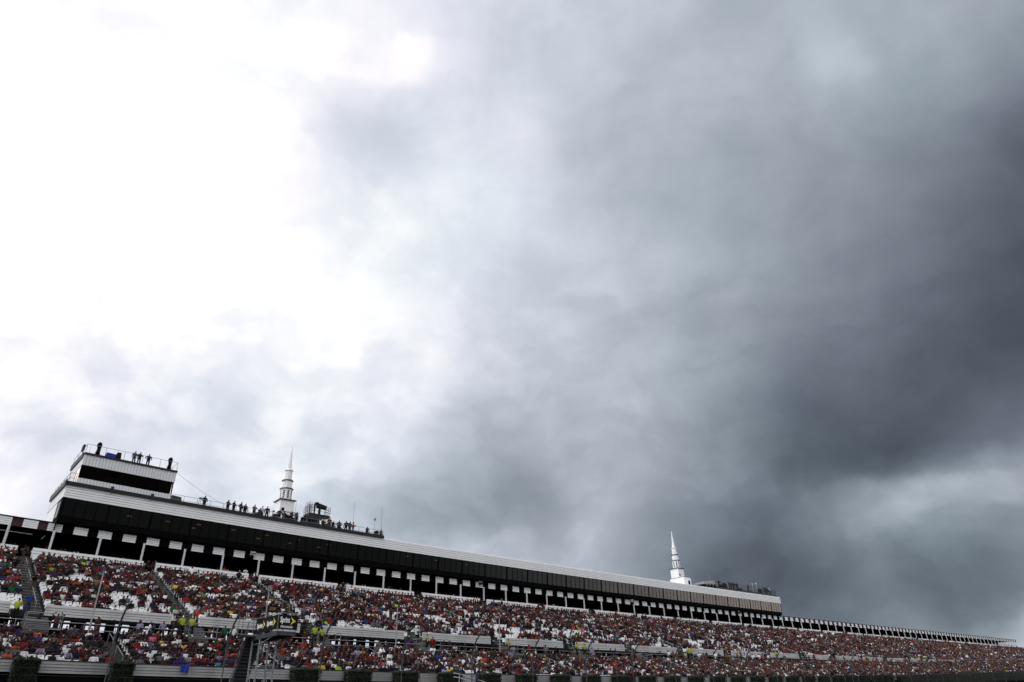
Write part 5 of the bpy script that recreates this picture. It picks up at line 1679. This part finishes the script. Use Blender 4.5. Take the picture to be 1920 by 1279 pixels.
# low equipment on the roof deck
for s, w, h, lab in [(16.4, 1.3, 0.75, "low grey equipment box behind the roof railing beside the press box"), (26.1, 0.9, 0.5, "black case on the roof below two standing people"), (29.7, 1.1, 0.85, "black control desk on the roof before the left spire"),
                     (31.9, 0.55, 0.9, "black draped monitor on the roof between spire and platform"), (28.2, 0.6, 0.7, "small draped monitor on the roof left of the spire"), (33.05, 0.7, 0.9, "black flight case stack at the camera platform's left foot"), (35.4, 0.8, 0.6, "black covered crate right under the camera platform's end"), (37.0, 0.6, 0.4, "low black case beside a sitting person on the roof"), (32.6, 0.8, 1.0, "bulky black draped equipment left of the camera platform"), (33.9, 0.9, 0.45, "dark case under the raised camera platform"), (42.6, 0.5, 0.75, "black draped monitor at the roof deck's right end")]:
    t = thing("equipment_box", lab, "equipment", pt(s, 0.8, ZR), "equipment along the roof deck")
    b = MB()
    s0, s1 = s - w / 2, s + w / 2
    q = [(s0, 0.6, ZR), (s1, 0.6, ZR), (s1, 1.3, ZR), (s0, 1.3, ZR), (s0 + 0.1 * w, 0.65, ZR + h + 0.3), (s1 - 0.12 * w, 0.65, ZR + h + 0.22), (s1 - 0.12 * w, 1.2, ZR + h + 0.22), (s0 + 0.1 * w, 1.2, ZR + h + 0.3)]
    b.add([pt(*x) for x in q], MB.BOXF)
    b.build("cover", M['cloth_black'] if s > 20 else M['darksteel'], t)
    b = MB()
    for ds in (0.15, w - 0.15):
        b.ptube((s0 + ds, 0.58, ZR), (s0 + ds, 0.58, ZR + h), 0.02)
    b.build("frame", M['steel'], t)
for s, lab in [(19.0, "light tripod left of the lone person on the roof"), (27.9, "light tripod between the maroon shirt and the spire")]:
    t = thing("tripod", lab, "tripod", pt(s, 0.9, ZR))
    p = pt(s, 0.9, ZR)
    b = MB()
    for a in (0.4, 2.5, 4.6):
        b.tube(p + Vector((0.4 * math.cos(a), 0.4 * math.sin(a), 0)), p + Vector((0, 0, 1.25)), 0.022, 0.022, 5)
    b.build("legs", M['steel'], t)
    b = MB()
    b.tube(p + Vector((-0.12, 0, 1.32)), p + Vector((0.16, 0.05, 1.36)), 0.09, 0.09, 8)
    b.build("head", M['blacksteel'], t)
# far right roof platform
fp = thing("roof_platform", "long dark railed platform on the far right roof with people", "platform", pt(132, 1, 21.5))
b = MB()
b.pbox(121.0, 132.5, -0.3, 3.5, 21.62, 22.0)
b.pbox(132.5, 144.3, -0.3, 3.5, 21.62, 22.0)
b.build("deck", M['blacksteel'], fp)
railing([((121, -0.2), (144.2, -0.2)), ((144.2, -0.2), (144.2, 3.4)), ((121, 3.4), (144.2, 3.4))], zb=22.0, h=1.05, mids=(0.3, 0.55, 0.8), gap=1.6, r=0.03).build("guard_rail", M['darksteel'], fp)
b = MB()
for k in range(16):
    b.ptube((121.5 + 1.5 * k, -0.1, 21.4), (121.5 + 1.5 * k, -0.1, 21.65), 0.05)
b.build("stub_leg", M['darksteel'], fp)
for s, w, h, lab in [(125.2, 1.6, 0.9, "dark covered box on the far platform between the tent and the huddle"), (126.4, 0.8, 1.3, "tall dark box at the left of the far platform huddle"), (131.9, 1.6, 0.7, "dark tarp heap on the far platform right of the huddle"),
                     (136.0, 1.0, 0.5, "low dark case on the far platform before the pale masts"), (140.3, 0.8, 1.2, "tall dark box on the far platform right of the forked mast"), (144.0, 0.5, 0.9, "pale covered box at the far platform's end rail")]:
    t = thing("equipment_box", lab, "equipment", pt(s, 1.2, 22.0), "equipment on the far roof platform")
    b = MB()
    s0, s1 = s - w / 2, s + w / 2
    q = [(s0, 0.9, 22.0), (s1, 0.9, 22.0), (s1, 1.7, 22.0), (s0, 1.7, 22.0), (s0 + 0.1 * w, 0.95, 22 + h), (s1 - 0.15 * w, 0.95, 22 + h * 0.85), (s1 - 0.15 * w, 1.6, 22 + h * 0.85), (s0 + 0.1 * w, 1.6, 22 + h)]
    b.add([pt(*x) for x in q], MB.BOXF)
    b.build("cover", M['whitepole'] if s > 143 else M['cloth_black'], t)
    b = MB()
    b.pbox(s0 - 0.03, s1 + 0.03, 0.86, 1.74, 22.0, 22.06)
    b.build("pallet", M['darksteel'], t)
tn = thing("tent", "low striped tent on the far right roof beside the dark platform", "tent", pt(119.5, 1.5, 21.5))
b = MB()
q = [(117.3, 0.3, 22.2), (122.0, 0.3, 22.3), (122.0, 3.3, 22.3), (117.3, 3.3, 22.2), (118.2, 0.8, 22.9), (121.9, 0.8, 23.4), (121.9, 2.8, 23.4), (118.2, 2.8, 22.9)]
b.add([pt(*x) for x in q], MB.BOXF)
b.build("canvas", M['tent'], tn)
b = MB()
for k in range(4):
    b.pbox(117.5 + k * 1.1, 118.1 + k * 1.1, 0.2, 0.27, 21.6, 22.35 + 0.05 * k)
b.pbox(117.1, 117.6, 0.3, 3.3, 21.75, 22.3)
b.build("skirt", M['cloth_black'], tn)
b = MB()
b.ptube((117.4, 0.4, 21.5), (117.4, 0.4, 22.3), 0.04); b.ptube((121.9, 0.4, 21.5), (121.9, 0.4, 22.3), 0.04)
b.build("tent_pole", M['steel'], tn)
# guy cable from the press box roof down to the roof deck
b = MB()
A_, C_ = pt(15.6, 0, 25.2), pt(22.2, 1.0, 22.7)
P = [A_.lerp(C_, i / 10) - Vector((0, 0, 0.22 * math.sin(math.pi * i / 10))) for i in range(11)]
for p, q in zip(P, P[1:]):
    b.tube(p, q, 0.014, 0.014, 4, cap=False)
tag(b.build("cable", M['darksteel'], base=A_), "thin cable sagging from the press box roof to the roof railing", "cable")
bpy.context.view_layer.update()
